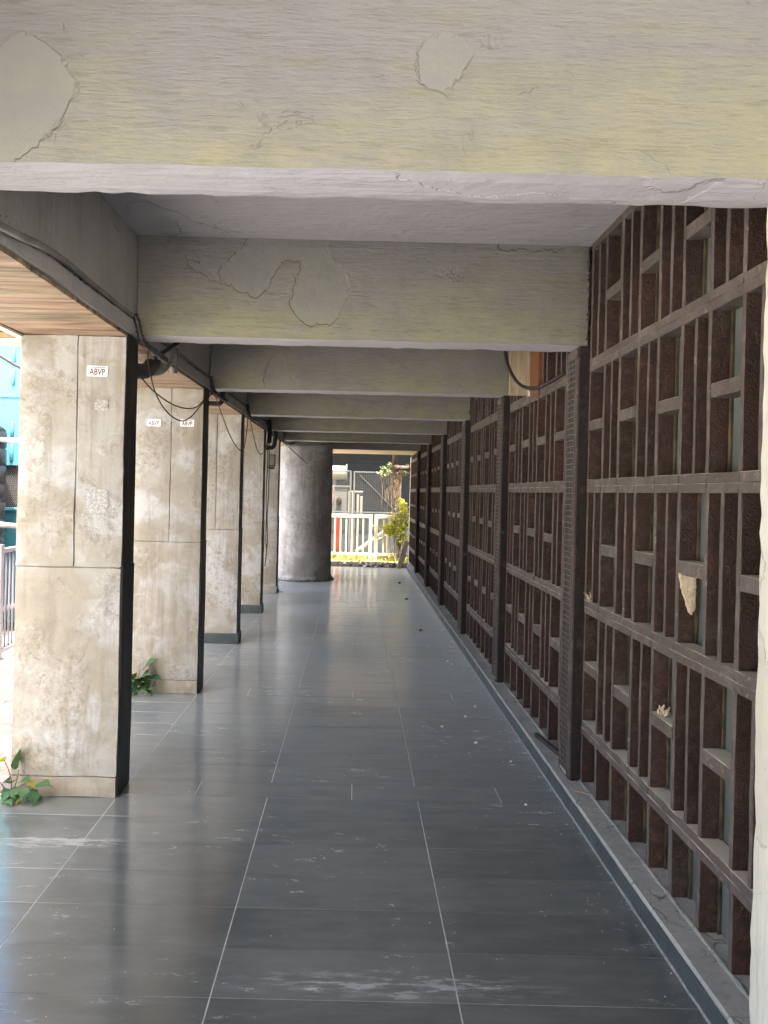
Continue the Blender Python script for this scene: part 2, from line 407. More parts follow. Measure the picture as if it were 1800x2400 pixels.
def rough_block(x0, x1, y0, y1, z0, z1, step=.07, amp=.004, seed=0, ch=.008):
    """a box with finely divided, slightly worn surfaces and chipped arrises"""
    nx, ny, nz = (max(1, int((b - a) / step)) for a, b in ((x0, x1), (y0, y1), (z0, z1)))
    nx, ny, nz = min(nx, 60), min(ny, 40), min(nz, 60)
    bm = bmesh.new(); vmap = {}
    def V(i, j, k):
        key = (i, j, k)
        if key not in vmap:
            p = Vector((x0 + (x1 - x0) * i / nx, y0 + (y1 - y0) * j / ny, z0 + (z1 - z0) * k / nz))
            c = Vector(((x0 + x1) / 2, (y0 + y1) / 2, (z0 + z1) / 2))
            on = (i in (0, nx)) + (j in (0, ny)) + (k in (0, nz))
            d = mnoise.noise_vector(p * 4 + Vector((seed, seed * 2, 0))) * amp + mnoise.noise_vector(p * 17 + Vector((seed, 0, seed))) * amp * .5
            if on >= 2:
                s = Vector(((1 if i == 0 else -1 if i == nx else 0), (1 if j == 0 else -1 if j == ny else 0), (1 if k == 0 else -1 if k == nz else 0)))
                d += s * ch * (.35 + .9 * abs(mnoise.noise(p * 9 + Vector((0, seed, 3)))))
            vmap[key] = bm.verts.new(p + d)
        return vmap[key]
    for j in range(ny):
        for k in range(nz):
            bm.faces.new((V(0, j, k), V(0, j, k + 1), V(0, j + 1, k + 1), V(0, j + 1, k)))
            bm.faces.new((V(nx, j, k), V(nx, j + 1, k), V(nx, j + 1, k + 1), V(nx, j, k + 1)))
    for i in range(nx):
        for k in range(nz):
            bm.faces.new((V(i, 0, k), V(i + 1, 0, k), V(i + 1, 0, k + 1), V(i, 0, k + 1)))
            bm.faces.new((V(i, ny, k), V(i, ny, k + 1), V(i + 1, ny, k + 1), V(i + 1, ny, k)))
    for i in range(nx):
        for j in range(ny):
            bm.faces.new((V(i, j, 0), V(i, j + 1, 0), V(i + 1, j + 1, 0), V(i + 1, j, 0)))
            bm.faces.new((V(i, j, nz), V(i + 1, j, nz), V(i + 1, j + 1, nz), V(i, j + 1, nz)))
    return bm
def rough_obj(name, dims, mats, parent=None, under=None, **kw):
    bm = rough_block(*dims, **kw); me = bpy.data.meshes.new(name)
    bm.normal_update()
    if under is not None:
        for f in bm.faces:
            if f.normal.z < -.7: f.material_index = under
    bm.to_mesh(me); bm.free()
    for m in (mats if isinstance(mats, (list, tuple)) else [mats]): me.materials.append(M[m])
    return put(name, me, parent)

# ------------------------------------------------------------------ measures of the place (metres)
BEAMS = [1.94, 4.13, 6.24, 8.36, 10.46, 12.53, 14.65]
COLS = [1.80, 3.955, 5.98, 7.965, 9.95, 11.93]
XC0, XC1 = -1.735, -1.19          # columns
XW = 1.238                        # face of the screen wall
ZB, ZC = 2.41, 2.95               # underside of beams, ceiling
KERB = .085
FLOOR_END = 16.4

# ------------------------------------------------------------------ ground, paving, floor
g = MB(); g.add([(-400, -400, -.16), (400, -400, -.16), (400, 400, -.16), (-400, 400, -.16)], [(0, 1, 2, 3)])
tag(g.build('ground', 'concrete_ground'), kind='structure')
g = MB(); g.box(-1.77, 9.0, -4.5, FLOOR_END, -.15, -.0009)
floor = tag(g.build('floor', 'floor_grout'), kind='structure')
XS = [-1.765, -1.19, -.4195, .363, 1.1235]
def slab_mesh(wx, wy):
    m = MB(); z0, z1, ch = -.02, 0, .0003
    hx, hy = wx / 2, wy / 2
    m.add([(-hx, -hy, z0), (hx, -hy, z0), (hx, hy, z0), (-hx, hy, z0), (-hx, -hy, z1 - ch), (hx, -hy, z1 - ch), (hx, hy, z1 - ch), (-hx, hy, z1 - ch),
           (-hx + ch, -hy + ch, z1), (hx - ch, -hy + ch, z1), (hx - ch, hy - ch, z1), (-hx + ch, hy - ch, z1)],
          [(8, 9, 10, 11), (4, 5, 9, 8), (5, 6, 10, 9), (6, 7, 11, 10), (7, 4, 8, 11), (0, 1, 5, 4), (1, 2, 6, 5), (2, 3, 7, 6), (3, 0, 4, 7)])
    return m.mesh('floor_slab', 'slate_floor')
cache = {}
def slab(x0, x1, y0, y1):
    gx, gy = .0042, .0022
    k = (round(x1 - x0, 3), round(y1 - y0, 3))
    if k not in cache: cache[k] = slab_mesh(k[0] - gx, k[1] - gy)
    o = put('floor_slab', cache[k], floor, ((x0 + x1) / 2, (y0 + y1) / 2, random.uniform(-.0003, .0003)))
    o.rotation_euler = (random.uniform(-.0009, .0009), random.uniform(-.0004, .0004), 0)
row = .2635
bounds = []
y = 4.0
bands = [(4.0, 4.21)] + [(c - .01, c + .2) for c in (6.0, 7.99, 9.97, 11.95, 14.0)]
yy = 4.0; rows = []
while yy > 1.1: rows.append((yy - row, yy, 0)); yy -= row
for i, (a, b) in enumerate(bands):
    rows.append((a, b, 1)); nxt = bands[i + 1][0] if i + 1 < len(bands) else FLOOR_END
    n = round((nxt - b) / row); h = (nxt - b) / n
    for k in range(n): rows.append((b + k * h, b + (k + 1) * h, 0))
for (a, b, s) in rows:
    xs = XS if not s else [-1.765, -1.19, -.80, .02, .80, 1.1235]
    for i in range(len(xs) - 1): slab(xs[i], xs[i + 1], a, b)

# kerb along the screen wall: slate face tiles under a cement ledge
kerb = tag(empty('kerb', (0, 0, 0)), kind='structure')
m = MB(); m.box(1.137, 1.315, 2.142, 16.25, -.02, KERB - .012); m.build('kerb_core', 'grout', kerb)
m = MB(); n = 90
for i in range(n):
    a = 2.142 + (16.25 - 2.142) * i / n; b = 2.142 + (16.25 - 2.142) * (i + 1) / n
    if i == 0: prev = None
    ring = lambda yv: [(1.128 + .004 * mnoise.noise(Vector((0, yv * 5, 1))), yv, KERB - .012), (1.335, yv, KERB - .012), (1.335, yv, KERB + .003 * mnoise.noise(Vector((2, yv * 3, 1)))),
                       (1.20, yv, KERB + .004 * mnoise.noise(Vector((4, yv * 7, 1)))), (1.136 + .004 * mnoise.noise(Vector((0, yv * 9, 5))), yv, KERB)]
    m.loft([ring(a), ring(b)], cap=(i in (0, n - 1)))
m.build('ledge', 'ledge_cement', kerb)
km = MB(); km.cbox(0, .012, -.1307, .1307, 0, KERB - .014, .0015, 1, 0, 'Y'); km = km.mesh('kerb_tile', 'slate_kerb')
for i in range(53): put('kerb_tile', km, kerb, (1.1245 + random.uniform(-.0007, .0007), 2.275 + i * .2635, .0))
# cement fillet at the foot of the kerb
m = MB(); pts = [(1.121 + .0025 * mnoise.noise(Vector((i * .9, 0, 0))), 2.15 + i * .07, .0015) for i in range(201)]
m.tube(pts, [.0055 + .003 * mnoise.noise(Vector((i * 1.3, 5, 0))) for i in range(201)], 5)
m.build('mortar_fillet', 'grout', kerb)
m = MB(); pts = [(XW - .004 + .004 * mnoise.noise(Vector((i * .8, 3, 0))), 2.15 + i * .05, KERB + .001) for i in range(282)]
m.tube(pts, [.007 + .006 * mnoise.noise(Vector((i * 1.1, 9, 0))) for i in range(282)], 5)
m.build('mortar_fillet', 'ledge_cement', kerb)

# paving outside the columns
pav = MB(); pav.box(-9, -1.775, -6, 17, -.1595, -.052)
paving = tag(pav.build('paving', 'concrete_ground'), kind='structure')
pm = {}
for nm in ('paver_pink', 'paver_grey'):
    q = MB(); q.cbox(-.0985, .0985, -.0485, .0485, -.04, 0, .004, 1, 0, 'X'); pm[nm] = q.mesh('paver', nm)
npv = 0
for j in range(35):
    for i in range(8):
        x = -1.885 - i * .2 - (.1 if j % 2 else 0); yv = 3.75 + j * .1
        if x < -3.35: continue
        put('paver', pm['paver_pink' if (j // 2 + i) % 2 else 'paver_grey'], paving, (x, yv, -.03 + random.uniform(-.002, .002)), (0, 0, random.uniform(-.012, .012)))

# planting bed, lawn at the far end
m = MB(); m.box(-6, 6, FLOOR_END + .004, 17.78, -.155, -.012); bed = tag(m.build('planting_bed', 'soil'), kind='structure')
m = MB(); m.box(-6, 8, 17.78, 20.3, -.156, -.004); lawn = tag(m.build('lawn', 'lawn_green'), kind='structure')
m = MB(); m.box(-8, 10, 20.3, 30, -.157, -.07); tag(m.build('substation_yard', 'soil'), kind='structure')

# ------------------------------------------------------------------ roof and ceiling
m = MB(); m.box(-1.74, 9, -4.5, 14.86, ZC, 3.16); tag(m.build('ceiling', 'ceiling_bounce_tint'), kind='structure')  # unseen stretch behind the camera, lengthened to cut light from behind

BL = ['cream plastered ceiling beam nearest the viewer, filling the top of the picture',
      'second cream ceiling beam, resting on the first mesh-fronted pilaster',
      'third cream ceiling beam, behind the black hanging cable loop',
      'fourth cream ceiling beam counted from the front',
      'fifth ceiling beam, above the column with the junction box',
      'sixth ceiling beam, above the farthest square column',
      'dark shaded last ceiling beam, above the round column']
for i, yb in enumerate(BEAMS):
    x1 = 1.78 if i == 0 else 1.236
    o = rough_obj('ceiling_beam', (-1.198, x1, yb, yb + .205, ZB + (.0 if i < 6 else -.005), ZC + .01), ['beam_plaster', 'ceiling_bounce_tint'], None, 1,
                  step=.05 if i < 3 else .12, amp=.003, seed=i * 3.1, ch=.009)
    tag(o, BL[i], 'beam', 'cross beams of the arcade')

# longitudinal edge beam with lip, wooden soffit
eb = tag(empty('edge_beam', (XC1, 7, ZB)), 'long grey edge beam above the square columns, with stained lip', 'beam')
o = rough_obj('beam_face', (-1.72, -1.2, -1.0, 14.86, 2.47, ZC + .005), 'grey_plaster', eb, step=.16, amp=.005, seed=2, ch=.004); o.location -= Vector(eb.location)
o = rough_obj('lip', (-1.70, -1.168, -1.0, 14.84, 2.385, 2.472), 'grey_plaster', eb, step=.12, amp=.004, seed=5, ch=.012); o.location -= Vector(eb.location)
sof = tag(empty('soffit', (-1.46, 7, 2.38)), 'brown wood-grained board soffit over the square columns', 'soffit')
bmz = []
for v in range(3):
    q = MB(); q.cbox(-.262, .270, -.0735, .0735, -.008, .010, .0015, 3, .0008, 'X'); bmz.append(q.mesh('board', 'soffit_wood'))
for k in range(96): put('board', bmz[k % 3], sof, (0, -7.9 + k * .149, random.uniform(-.0015, .0015)))
m = MB(); m.box(-.31, -.268, -8, 7.84, -.022, .02); m.build('edge_trim', 'cream_paint', sof)
m = MB(); m.box(-.266, -.263, -8, 7.84, -.011, .02); m.build('dark_wood_strip', 'dark_steel', sof)  # dark wood strip between the boards and the pale trim

def grime(parent, a, b, n, size, seed, off=(0, 0, 0)):
    r2 = random.Random(seed); m = MB(); a, b = Vector(a), Vector(b)
    for k in range(n):
        c = a.lerp(b, r2.random()) + Vector((r2.gauss(0, .004), r2.gauss(0, .004), r2.gauss(0, .006))); s_ = size * r2.uniform(.3, 1.3)
        d = [Vector((r2.uniform(-1, 1), r2.uniform(-1, 1), r2.uniform(-1, 1))) * s_ for q in range(4)]
        m.add([c + q for q in d], [(0, 1, 2), (0, 2, 3), (0, 3, 1), (1, 3, 2)])
    o = m.build('grime', 'grime_dark', parent); o['kind'] = 'stuff'; o.location = -Vector(parent.location); return o
plain('grime_dark', (.05, .045, .04), .95, .5, 40, .3)
grime(eb, (-1.185, 1.9, 2.476), (-1.185, 8, 2.476), 420, .007, 3)
for bo in [q for q in bpy.data.objects if q.name.startswith('ceiling_beam')][1:4]:
    yb = min(v.co.y for v in bo.data.vertices)
    grime(bo, (1.232, yb - .004, ZB + .03), (1.236, yb - .004, ZC - .01), 130, .010, int(yb * 10))
# ------------------------------------------------------------------ square columns
CL = ['square concrete column just beside the viewer, left of the frame',
      'nearest square concrete column, one maroon-lettered sticker, seedlings at its foot',
      'second square concrete column, two lettered stickers, leafy seedling at its left foot',
      'third square concrete column, on a dark slate base, behind the two-sticker column',
      'fourth square concrete column, cables and a junction box on its edge',
      'farthest square concrete column, beside the round column']
for i, yc in enumerate(COLS):
    cx = (XC0 + XC1) / 2
    o = tag(empty('square_column', (cx, yc, 0)), CL[i], 'column', 'row of square columns')
    x0, x1 = XC0 - cx, XC1 - cx
    top = 2.372; zj = 1.18; st = .045 if i < 3 else .09; base = i in (3, 4, 5)
    def blk(name, dims, mat, **kw):
        return rough_obj(name, dims, mat, o, step=st, amp=.0035, seed=i * 7.3 + dims[0] * 3 + dims[4], **kw)
    blk('core', (x0 + .004, x1 - .012, .008, .205, 0, top - .002), 'column_concrete', ch=.004)
    xm = x0 + .545 * .545
    z0 = .105
    blk('plaster_panel', (x0, x1 - .002, -.004, .022, z0 + .0012, zj - .0012), 'column_concrete', ch=.004)
    blk('plaster_panel', (x0, xm - .0012, -.004, .022, zj + .0012, top), 'column_concrete', ch=.004)
    blk('plaster_panel', (xm + .0014, x1 - .002, -.004, .022, zj + .0012, top), 'column_concrete', ch=.004)
    if base:
        m = MB(); m.cbox(x0 - .012, x1 + .018, -.018, .215, 0, z0, .003, 1, 0, 'X'); m.build('base', 'slate_kerb' if i < 5 else 'ledge_cement', o)
    else:
        blk('skirting', (x0 - .002, x1 - .003, -.007, .024, 0, z0), 'skirting_plaster', ch=.005)
    m = MB(); m.cbox(x1 - .012, x1 + .006, .006, .212, .004, zj + .01, .003, 6, .0015, 'Z'); m.cbox(x1 - .012, x1 + .001, .006, .206, zj + .012, top + .035, .003, 6, .0015, 'Z')
    m.build('black_side_panel', 'black_paint', o)

# ------------------------------------------------------------------ round column
m = MB(); seg = 48; prof = []
for k in range(41):
    z = 2.42 * k / 40; r = .485 + .012 * (1 - z / 2.42) + (.06 * max(0, 1 - z / .11) ** 2)
    prof.append((r, z))
rings = []
for r, z in prof:
    ring = []
    for k in range(seg):
        a = 2 * math.pi * k / seg; d = .006 * mnoise.noise(Vector((math.cos(a) * 2, math.sin(a) * 2, z * 2)))
        if z < .12: d += .012 * mnoise.noise(Vector((math.cos(a) * 5, math.sin(a) * 5, z * 9)))
        ring.append(((r + d) * math.cos(a), (r + d) * math.sin(a), z))
    rings.append(ring)
m.loft(rings)
rc = tag(empty('round_column', (-.905, 14.03, 0)), 'thick round whitewashed column with mouldy foot at the corridor end', 'column')
m.build('shaft', 'round_column_paint', rc, True)
mb = MB()
for k in range(70):       # weeds and moss tufts at the foot
    a = R(random.uniform(190, 330)); r0 = .55 + random.uniform(-.02, .03); z = random.choice([0, 0, 0, .05, .1]) * random.random()
    c = Vector((r0 * math.cos(a), r0 * math.sin(a), z)); s_ = random.uniform(.012, .03)
    d = Vector((math.cos(a + random.uniform(-1, 1)), math.sin(a + random.uniform(-1, 1)), random.uniform(.4, 1.6))).normalized() * s_ * 1.6
    e = Vector((-math.sin(a), math.cos(a), 0)) * s_ * .4
    mb.add([c, c + d * .5 + e, c + d, c + d * .5 - e], [(0, 1, 2, 3)])
mb.build('moss', 'leaf_green', rc)['kind'] = 'stuff'

# ------------------------------------------------------------------ near white pillar on the right
p = rough_obj('plastered_pillar', (1.122, 1.76, 1.93, 2.14, 0, ZB + .012), 'white_plaster', None, step=.05, amp=.005, seed=11, ch=.009)
tag(p, 'bright white plastered pillar at the right edge, nearest the viewer', 'pillar')

# ------------------------------------------------------------------ screen wall
BAND = [.38, 1.02, 1.66, 2.30]      # centre heights of the horizontal rails
HB, FT, FD = .035, .0125, .066      # half rail height, half fin thickness, fin depth
fin_cache = {}
def fin_mesh(h, half, detail, v):
    k = (round(h, 3), half, detail, v)
    if k not in fin_cache:
        q = MB(); rr = random.Random(hash((k[0], v)) & 0xffff)
        q.cbox(0, FD, -half, half, 0, h, .0025, 4 if detail else 1, .0016 if detail else 0, 'Z', rng=rr)
        for fi, f in enumerate(q.f):
            xs = [q.v[a][0] for a in f]
            if max(xs) < .006: q.mi[fi] = 1
        fin_cache[k] = q.mesh('fin', ['brown_stucco', 'brown_trim'])
    return fin_cache[k]
rail_cache = {}
def bar_mesh(name, w_, h, v, detail, stuc=True):
    k = (name, round(w_, 3), round(h, 3), v, detail)
    if k not in rail_cache:
        q = MB(); rr = random.Random(hash((k[1], k[2], v)) & 0xffff)
        q.cbox(-.001, FD + .011, -w_ / 2, w_ / 2, -h / 2, h / 2, .0022, 3 if detail else 1, .0012 if detail else 0, 'Y', rng=rr)
        rail_cache[k] = q.mesh(name, 'brown_trim')
    return rail_cache[k]
pane_cache = {}
def pane_mesh(w_, h):
    k = (round(w_, 3), round(h, 3))
    if k not in pane_cache:
        q = MB(); q.box(0, .004, -w_ / 2, w_ / 2, 0, h); pane_cache[k] = q.mesh('pane', 'glass_pane')
    return pane_cache[k]
bead_cache = {}
def bead_mesh(h):
    k = round(h, 2)
    if k not in bead_cache:
        q = MB(); q.cbox(0, .012, -.0055, .0055, 0, h, .002, 6, .0012, 'Z'); bead_cache[k] = q.mesh('glazing_bead', 'glazing_bead')
    return bead_cache[k]

WL = ['brown slotted screen wall bay beside the white pillar, with torn foam in its cells',
      'brown slotted screen wall bay with the open wooden hatch and black cable loop',
      'third brown slotted screen wall bay from the white pillar',
      'fourth brown slotted screen wall bay from the white pillar',
      'fifth brown slotted screen wall bay, opposite the fourth square column',
      'sixth brown slotted screen wall bay, shaded, before the last beam',
      'last brown slotted screen wall bay, beside the leaning plank']
def screen(i, far, near, W, ncell):
    o = tag(empty('screen_wall', (XW, near, KERB)), WL[i], 'screen wall', 'bays of the brown screen wall')
    L = lambda x, y_, z: (x - XW, y_ - near, z - KERB)
    detail = i < 3; single = i < 4
    B = [far - k * W for k in range(ncell)] + [near]
    m = MB(); m.box(FD + .018, FD + .24, -.12, far - near + .12, -.02, ZC - KERB); m.build('backing', 'brown_stucco', o)
    joined = MB()
    def fin(y_, z0, z1, half):
        if single: put('fin', fin_mesh(z1 - z0, half, detail, random.randrange(5)), o, L(XW + random.uniform(-.002, .001), y_ + random.uniform(-.003, .003), z0), (random.uniform(-.004, .004), 0, random.uniform(-.03, .03)))
        else: joined.box(0, FD, y_ - half - near, y_ + half - near, z0 - KERB, z1 - KERB)
    def bar(name, ya, yb, zc, h):
        wv = abs(ya - yb)
        if single: put(name, bar_mesh(name, wv, h, random.randrange(4), detail), o, L(XW - (.0025 if name != 'crossbar' else -.001) + random.uniform(-.0012, .0012), (ya + yb) / 2, zc), (random.uniform(-.006, .006), random.uniform(-.01, .01), 0))
        else: joined.box(-.002, FD, min(ya, yb) - near, max(ya, yb) - near, zc - h / 2 - KERB, zc + h / 2 - KERB, 1)
    rows_ = [(KERB, BAND[0] - HB, None)] + [(BAND[k] + HB, BAND[k + 1] - HB, k) for k in range(3)] + [(BAND[3] + HB, ZC, 3)]
    for (z0, z1, ri) in rows_:
        for k in range(ncell + 1): fin(B[k], z0, z1, FT if k not in (0, ncell) else FT * .8)
        for k in range(ncell):
            ya, yb = B[k], B[k + 1]; cw = ya - yb - 2 * FT
            if cw < .05: continue
            wide = ri is None or (k + ri) % 2 == 0
            if ri is not None:
                if wide:
                    zc = (BAND[ri] + (BAND[ri + 1] if ri < 3 else BAND[3] + .64)) / 2 + random.uniform(-.008, .008)
                    bar('crossbar', ya - FT, yb + FT, zc, .052)
                else: fin((ya + yb) / 2, z0, z1, FT * .85)
            if single and wide:
                put('pane', pane_mesh(cw + .01, z1 - z0), o, L(XW + FD + .010, (ya + yb) / 2, z0))
                if i < 2: put('glazing_bead', bead_mesh(z1 - z0), o, L(XW + FD - .002, ya - FT - .006, z0))
    for zb in BAND:
        for k in range(ncell):
            if detail:
                bar('rail', B[k] - .0008, B[k + 1] + .0008, zb + HB / 2 + .0003, HB - .0006); bar('rail', B[k] - .0008, B[k + 1] + .0008, zb - HB / 2 - .0003, HB - .0006)
            else: bar('rail', B[k] - .0008, B[k + 1] + .0008, zb, 2 * HB)
    bar('head_rail', far, near, ZC - .02, .04)
    if not single:
        j = joined.build('fin_grid', ['brown_stucco', 'brown_trim'], o); j['kind'] = 'stuff'
    return o
walls = []
walls.append(screen(0, 4.098, 2.146, .2318, 9))
for i in range(1, 6):
    far, near = BEAMS[i + 1] - .03, BEAMS[i] + .205
    walls.append(screen(i, far, near, (far - near) / 8, 8))
walls.append(screen(6, 17.25, BEAMS[6] + .205, .2375, 10))

PL = ['first wall pilaster from the front, with a wire-mesh strip', 'second wall pilaster, with a wire-mesh strip, near the open hatch',
      'third wall pilaster along the screen wall', 'fourth wall pilaster along the screen wall', 'fifth wall pilaster along the screen wall',
      'last dark wall pilaster, near the leaning plank']
for i, yb in enumerate(BEAMS[1:]):
    o = tag(empty('wall_pilaster', (1.18, yb - .025, KERB)), PL[i], 'pilaster', 'pilasters of the screen wall')
    top = ZB - KERB - .002
    rb = rough_obj('shaft', (.004, .14, 0, .224, 0, top), 'dark_stucco', o, step=.05 if i < 2 else .12, amp=.002, seed=i, ch=.003)
    m = MB()
    for (a, b) in ((.008, .022), (.040, .052), (.190, .206)): m.cbox(-.006, .006, a, b, .004, top - .06, .001, 1, 0, 'Z')
    m.cbox(-.006, .006, .040, .206, top - .058, top - .012, .002, 1, 0, 'Y'); m.cbox(-.006, .006, .040, .206, .004, .018, .002, 1, 0, 'Y')
    m.build('frame', 'brown_trim', o)
    if i < 4:
        m = MB(); nz = int((top - .08) / .032)
        for k in range(nz):
            z = .03 + k * .032; dz = .002 * random.uniform(-1, 1)
            m.tube([(-.003, .050, z), (-.0045, .12, z + .002 + dz), (-.003, .192, z + dz)], .0016, 4)
        for k in range(5):
            yv = .066 + k * .027; m.tube([(-.002, yv, .01), (-.002, yv + random.uniform(-.002, .002), top / 2), (-.002, yv, top - .05)], .0005, 4)
        m.build('wire_mesh', 'mesh_wire', o)['kind'] = 'stuff'

# pale corner post where the screen wall ends
m = MB(); m.cbox(1.235, 1.33, 17.26, 17.36, -.1, 2.405, .006, 1, 0, 'Z'); tag(m.build('corner_post', 'cream_paint'), 'slim sunlit cream corner post at the far end of the screen wall', 'post')
m = MB(); m.box(1.33, 9, 2.0, 17.2, -.1, ZC); tag(m.build('hall_block', 'dark_stucco'), 'dark hall block behind the brown screen wall', 'building')
m = MB(); m.box(-1.45, 1.34, 14.864, 16.72, ZB + .02, 2.58); tag(m.build('end_canopy', 'pink_render'), 'thin pinkish canopy slab over the corridor end', 'canopy')

# ------------------------------------------------------------------ stickers and paper remnants on the columns
def text_mesh(s, size, mat):
    cu = bpy.data.curves.new('t', 'FONT'); cu.body = s; cu.size = size; cu.align_x = 'CENTER'; cu.align_y = 'CENTER'; cu.offset = size * .014; cu.resolution_u = 3; cu.extrude = .0002
    o = bpy.data.objects.new('t', cu); col.objects.link(o); dg = bpy.context.evaluated_depsgraph_get()
    me = bpy.data.meshes.new_from_object(o.evaluated_get(dg)); bpy.data.objects.remove(o)
    me.materials.clear(); me.materials.append(M[mat]); return me
tm = text_mesh('ABVP', .046, 'ink_maroon')
def sticker(x, y_, z, tilt, label):
    o = tag(empty('sticker', (x, y_, z)), label, 'sticker', 'lettered stickers on the columns'); o.rotation_euler = (0, R(tilt), 0)
    m = MB(); q = [(-.054, -.025), (-.050, -.0275), (.050, -.0275), (.053, -.024), (.054, .025), (.051, .0275), (-.051, .0275), (-.054, .025)]
    m.loft([[(a, 0, b) for a, b in q], [(a, -.0012, b) for a, b in q]]); m.build('paper', 'paper_white', o)
    t = put('lettering', tm, o, (0, -.0018, -.005), (R(90), 0, 0)); t.scale = (.74, 1.0, 1)
    m = MB(); xx = -.036
    while xx < .040:
        d = random.uniform(.004, .010); m.box(xx, min(xx + d, .042), -.0017, -.0013, .0175, .0215); xx += d + .0025
    m.build('small_print', 'ink_maroon', o)
sticker(-1.336, 3.9485, 2.189, 1.2, 'white sticker with maroon capitals on the nearest square column')
sticker(-1.574, 5.9735, 2.101, .5, 'left one of two white lettered stickers on the second square column')
sticker(-1.315, 5.9735, 2.104, .3, 'right one of two white lettered stickers on the second square column, under a cable')
def torn(x0, x1, z0, z1, y_, label, seed):
    m = MB(); pts = []; n = 22; rr = random.Random(seed)
    for k in range(n):
        a = 2 * math.pi * k / n; s_ = rr.uniform(.80, 1.06); ca, sa = math.cos(a), math.sin(a)
        d = 1 / max(abs(ca), abs(sa)); pts.append(((x1 - x0) / 2 * ca * d * s_, (z1 - z0) / 2 * sa * d * s_))
    m.loft([[(a, 0, b) for a, b in pts], [(a, -.0010, b) for a, b in pts]])
    tag(m.build('torn_poster', 'torn_paper', None, False, ((x0 + x1) / 2, y_, (z0 + z1) / 2)), label, 'poster', 'torn paper remnants on the nearest column')
torn(-1.347, -1.274, 1.984, 2.046, 3.9485, 'small scraped-off paper remnant below the sticker on the nearest column', 3)
torn(-1.394, -1.259, 1.463, 1.592, 3.9485, 'larger whitish scraped paper remnant halfway up the nearest column', 4)

# ------------------------------------------------------------------ conduits, pipes and cables along the columns
def pipe(name, pts, r, mat, label, cat, k=6, seg=10, group=None):
    m = MB(); m.tube(spline(pts, k), r, seg); return tag(m.build(name, mat, None, True), label, cat, group)
pipe('conduit', [(-1.13, 2.2, 2.40), (-1.132, 2.35, 2.405), (-1.135, 2.55, 2.425), (-1.150, 2.8, 2.463), (-1.170, 3.1, 2.488), (-1.185, 3.4, 2.494), (-1.186, 3.75, 2.492), (-1.178, 4.0, 2.488)], .013, 'conduit_grey', 'wavy grey conduit lying on the lip of the edge beam', 'conduit')
for i, (a, b) in enumerate(((4.35, 6.1), (6.45, 8.2), (8.57, 10.3))):
    pipe('conduit', [(-1.186, a, 2.485), (-1.184, (a + b) / 2, 2.488), (-1.18, b, 2.486)], .011, 'conduit_grey', 'straight grey conduit on the beam lip in the %s bay' % ('second', 'third', 'fourth')[i], 'conduit', 4, 8)
pipe('cable_bundle', [(-1.172, 4.02, 2.50), (-1.155, 4.03, 2.445), (-1.15, 4.05, 2.40), (-1.14, 4.08, 2.367), (-1.12, 4.2, 2.345), (-1.09, 4.36, 2.325)], [.016 + .003 * math.sin(k * 2.1) for k in range(31)], 'dark_pipe', 'knotted black cable bundle dropping beside the nearest square column', 'cable')
pipe('cable_bundle', [(-1.165, 6.10, 2.49), (-1.155, 6.12, 2.43), (-1.15, 6.14, 2.39), (-1.13, 6.2, 2.36), (-1.10, 6.48, 2.34)], [.015 + .003 * math.sin(k * 2.1) for k in range(25)], 'cable_black', 'knotted black cable bundle beside the second square column', 'cable')
pipe('cable_bundle', [(-1.165, 8.15, 2.50), (-1.150, 8.17, 2.43), (-1.14, 8.2, 2.38), (-1.12, 8.3, 2.36)], .016, 'cable_black', 'short black cable bundle beside the third square column', 'cable')
pipe('cable_bundle', [(-1.165, 10.15, 2.52), (-1.150, 10.16, 2.42), (-1.145, 10.17, 2.32), (-1.15, 10.17, 2.22)], .03, 'cable_black', 'thick black cable bundle beside the fourth square column', 'cable')
pipe('drain_pipe', [(-1.222, 4.7, 2.50), (-1.235, 4.7, 2.43), (-1.250, 4.66, 2.34), (-1.262, 4.55, 2.285), (-1.30, 4.40, 2.265), (-1.40, 4.35, 2.262)], .047, 'dark_pipe', 'thick grimy bent drain pipe behind the nearest square column', 'pipe', 6, 14)
pipe('drain_pipe', [(-1.19, 4.85, 2.50), (-1.205, 4.85, 2.42), (-1.235, 4.82, 2.35), (-1.29, 4.75, 2.32), (-1.40, 4.72, 2.31)], .04, 'conduit_grey', 'second greyish bent drain pipe with a pale elbow behind the nearest column', 'pipe', 6, 14)
pipe('pipe_stub', [(-1.193, 5.0, 2.50), (-1.194, 5.0, 2.43), (-1.195, 5.0, 2.345)], .024, 'conduit_grey', 'short vertical grey pipe stub beside the bent drain pipes', 'pipe', 3, 12)
pipe('cable', [(-1.08, 4.62, 2.475), (-1.13, 4.58, 2.425), (-1.20, 4.52, 2.355)], .012, 'cable_black', 'straight black hose crossing the bent drain pipes', 'cable', 4)
pipe('drain_pipe', [(-1.157, 6.6, 2.46), (-1.157, 6.6, 2.40), (-1.162, 6.6, 2.352), (-1.185, 6.6, 2.331), (-1.24, 6.6, 2.33), (-1.36, 6.6, 2.332)], .021, 'cable_black', 'black elbow pipe behind the second square column', 'pipe', 6, 12)
pipe('drain_pipe', [(-1.12, 10.6, 2.46), (-1.12, 10.6, 2.30), (-1.14, 10.6, 2.20), (-1.20, 10.6, 2.18), (-1.36, 10.6, 2.18)], .03, 'cable_black', 'black elbow pipe behind the fourth square column', 'pipe', 6, 12)
pipe('cable', [(-1.21, 4.3, 2.211), (-1.215, 4.6, 2.172), (-1.21, 5.0, 2.147), (-1.189, 5.3, 2.150), (-1.183, 5.65, 2.195), (-1.165, 5.9, 2.285), (-1.14, 6.1, 2.36)], .0045, 'cable_brown', 'shallower of two sagging brown cables before the second column', 'cable')
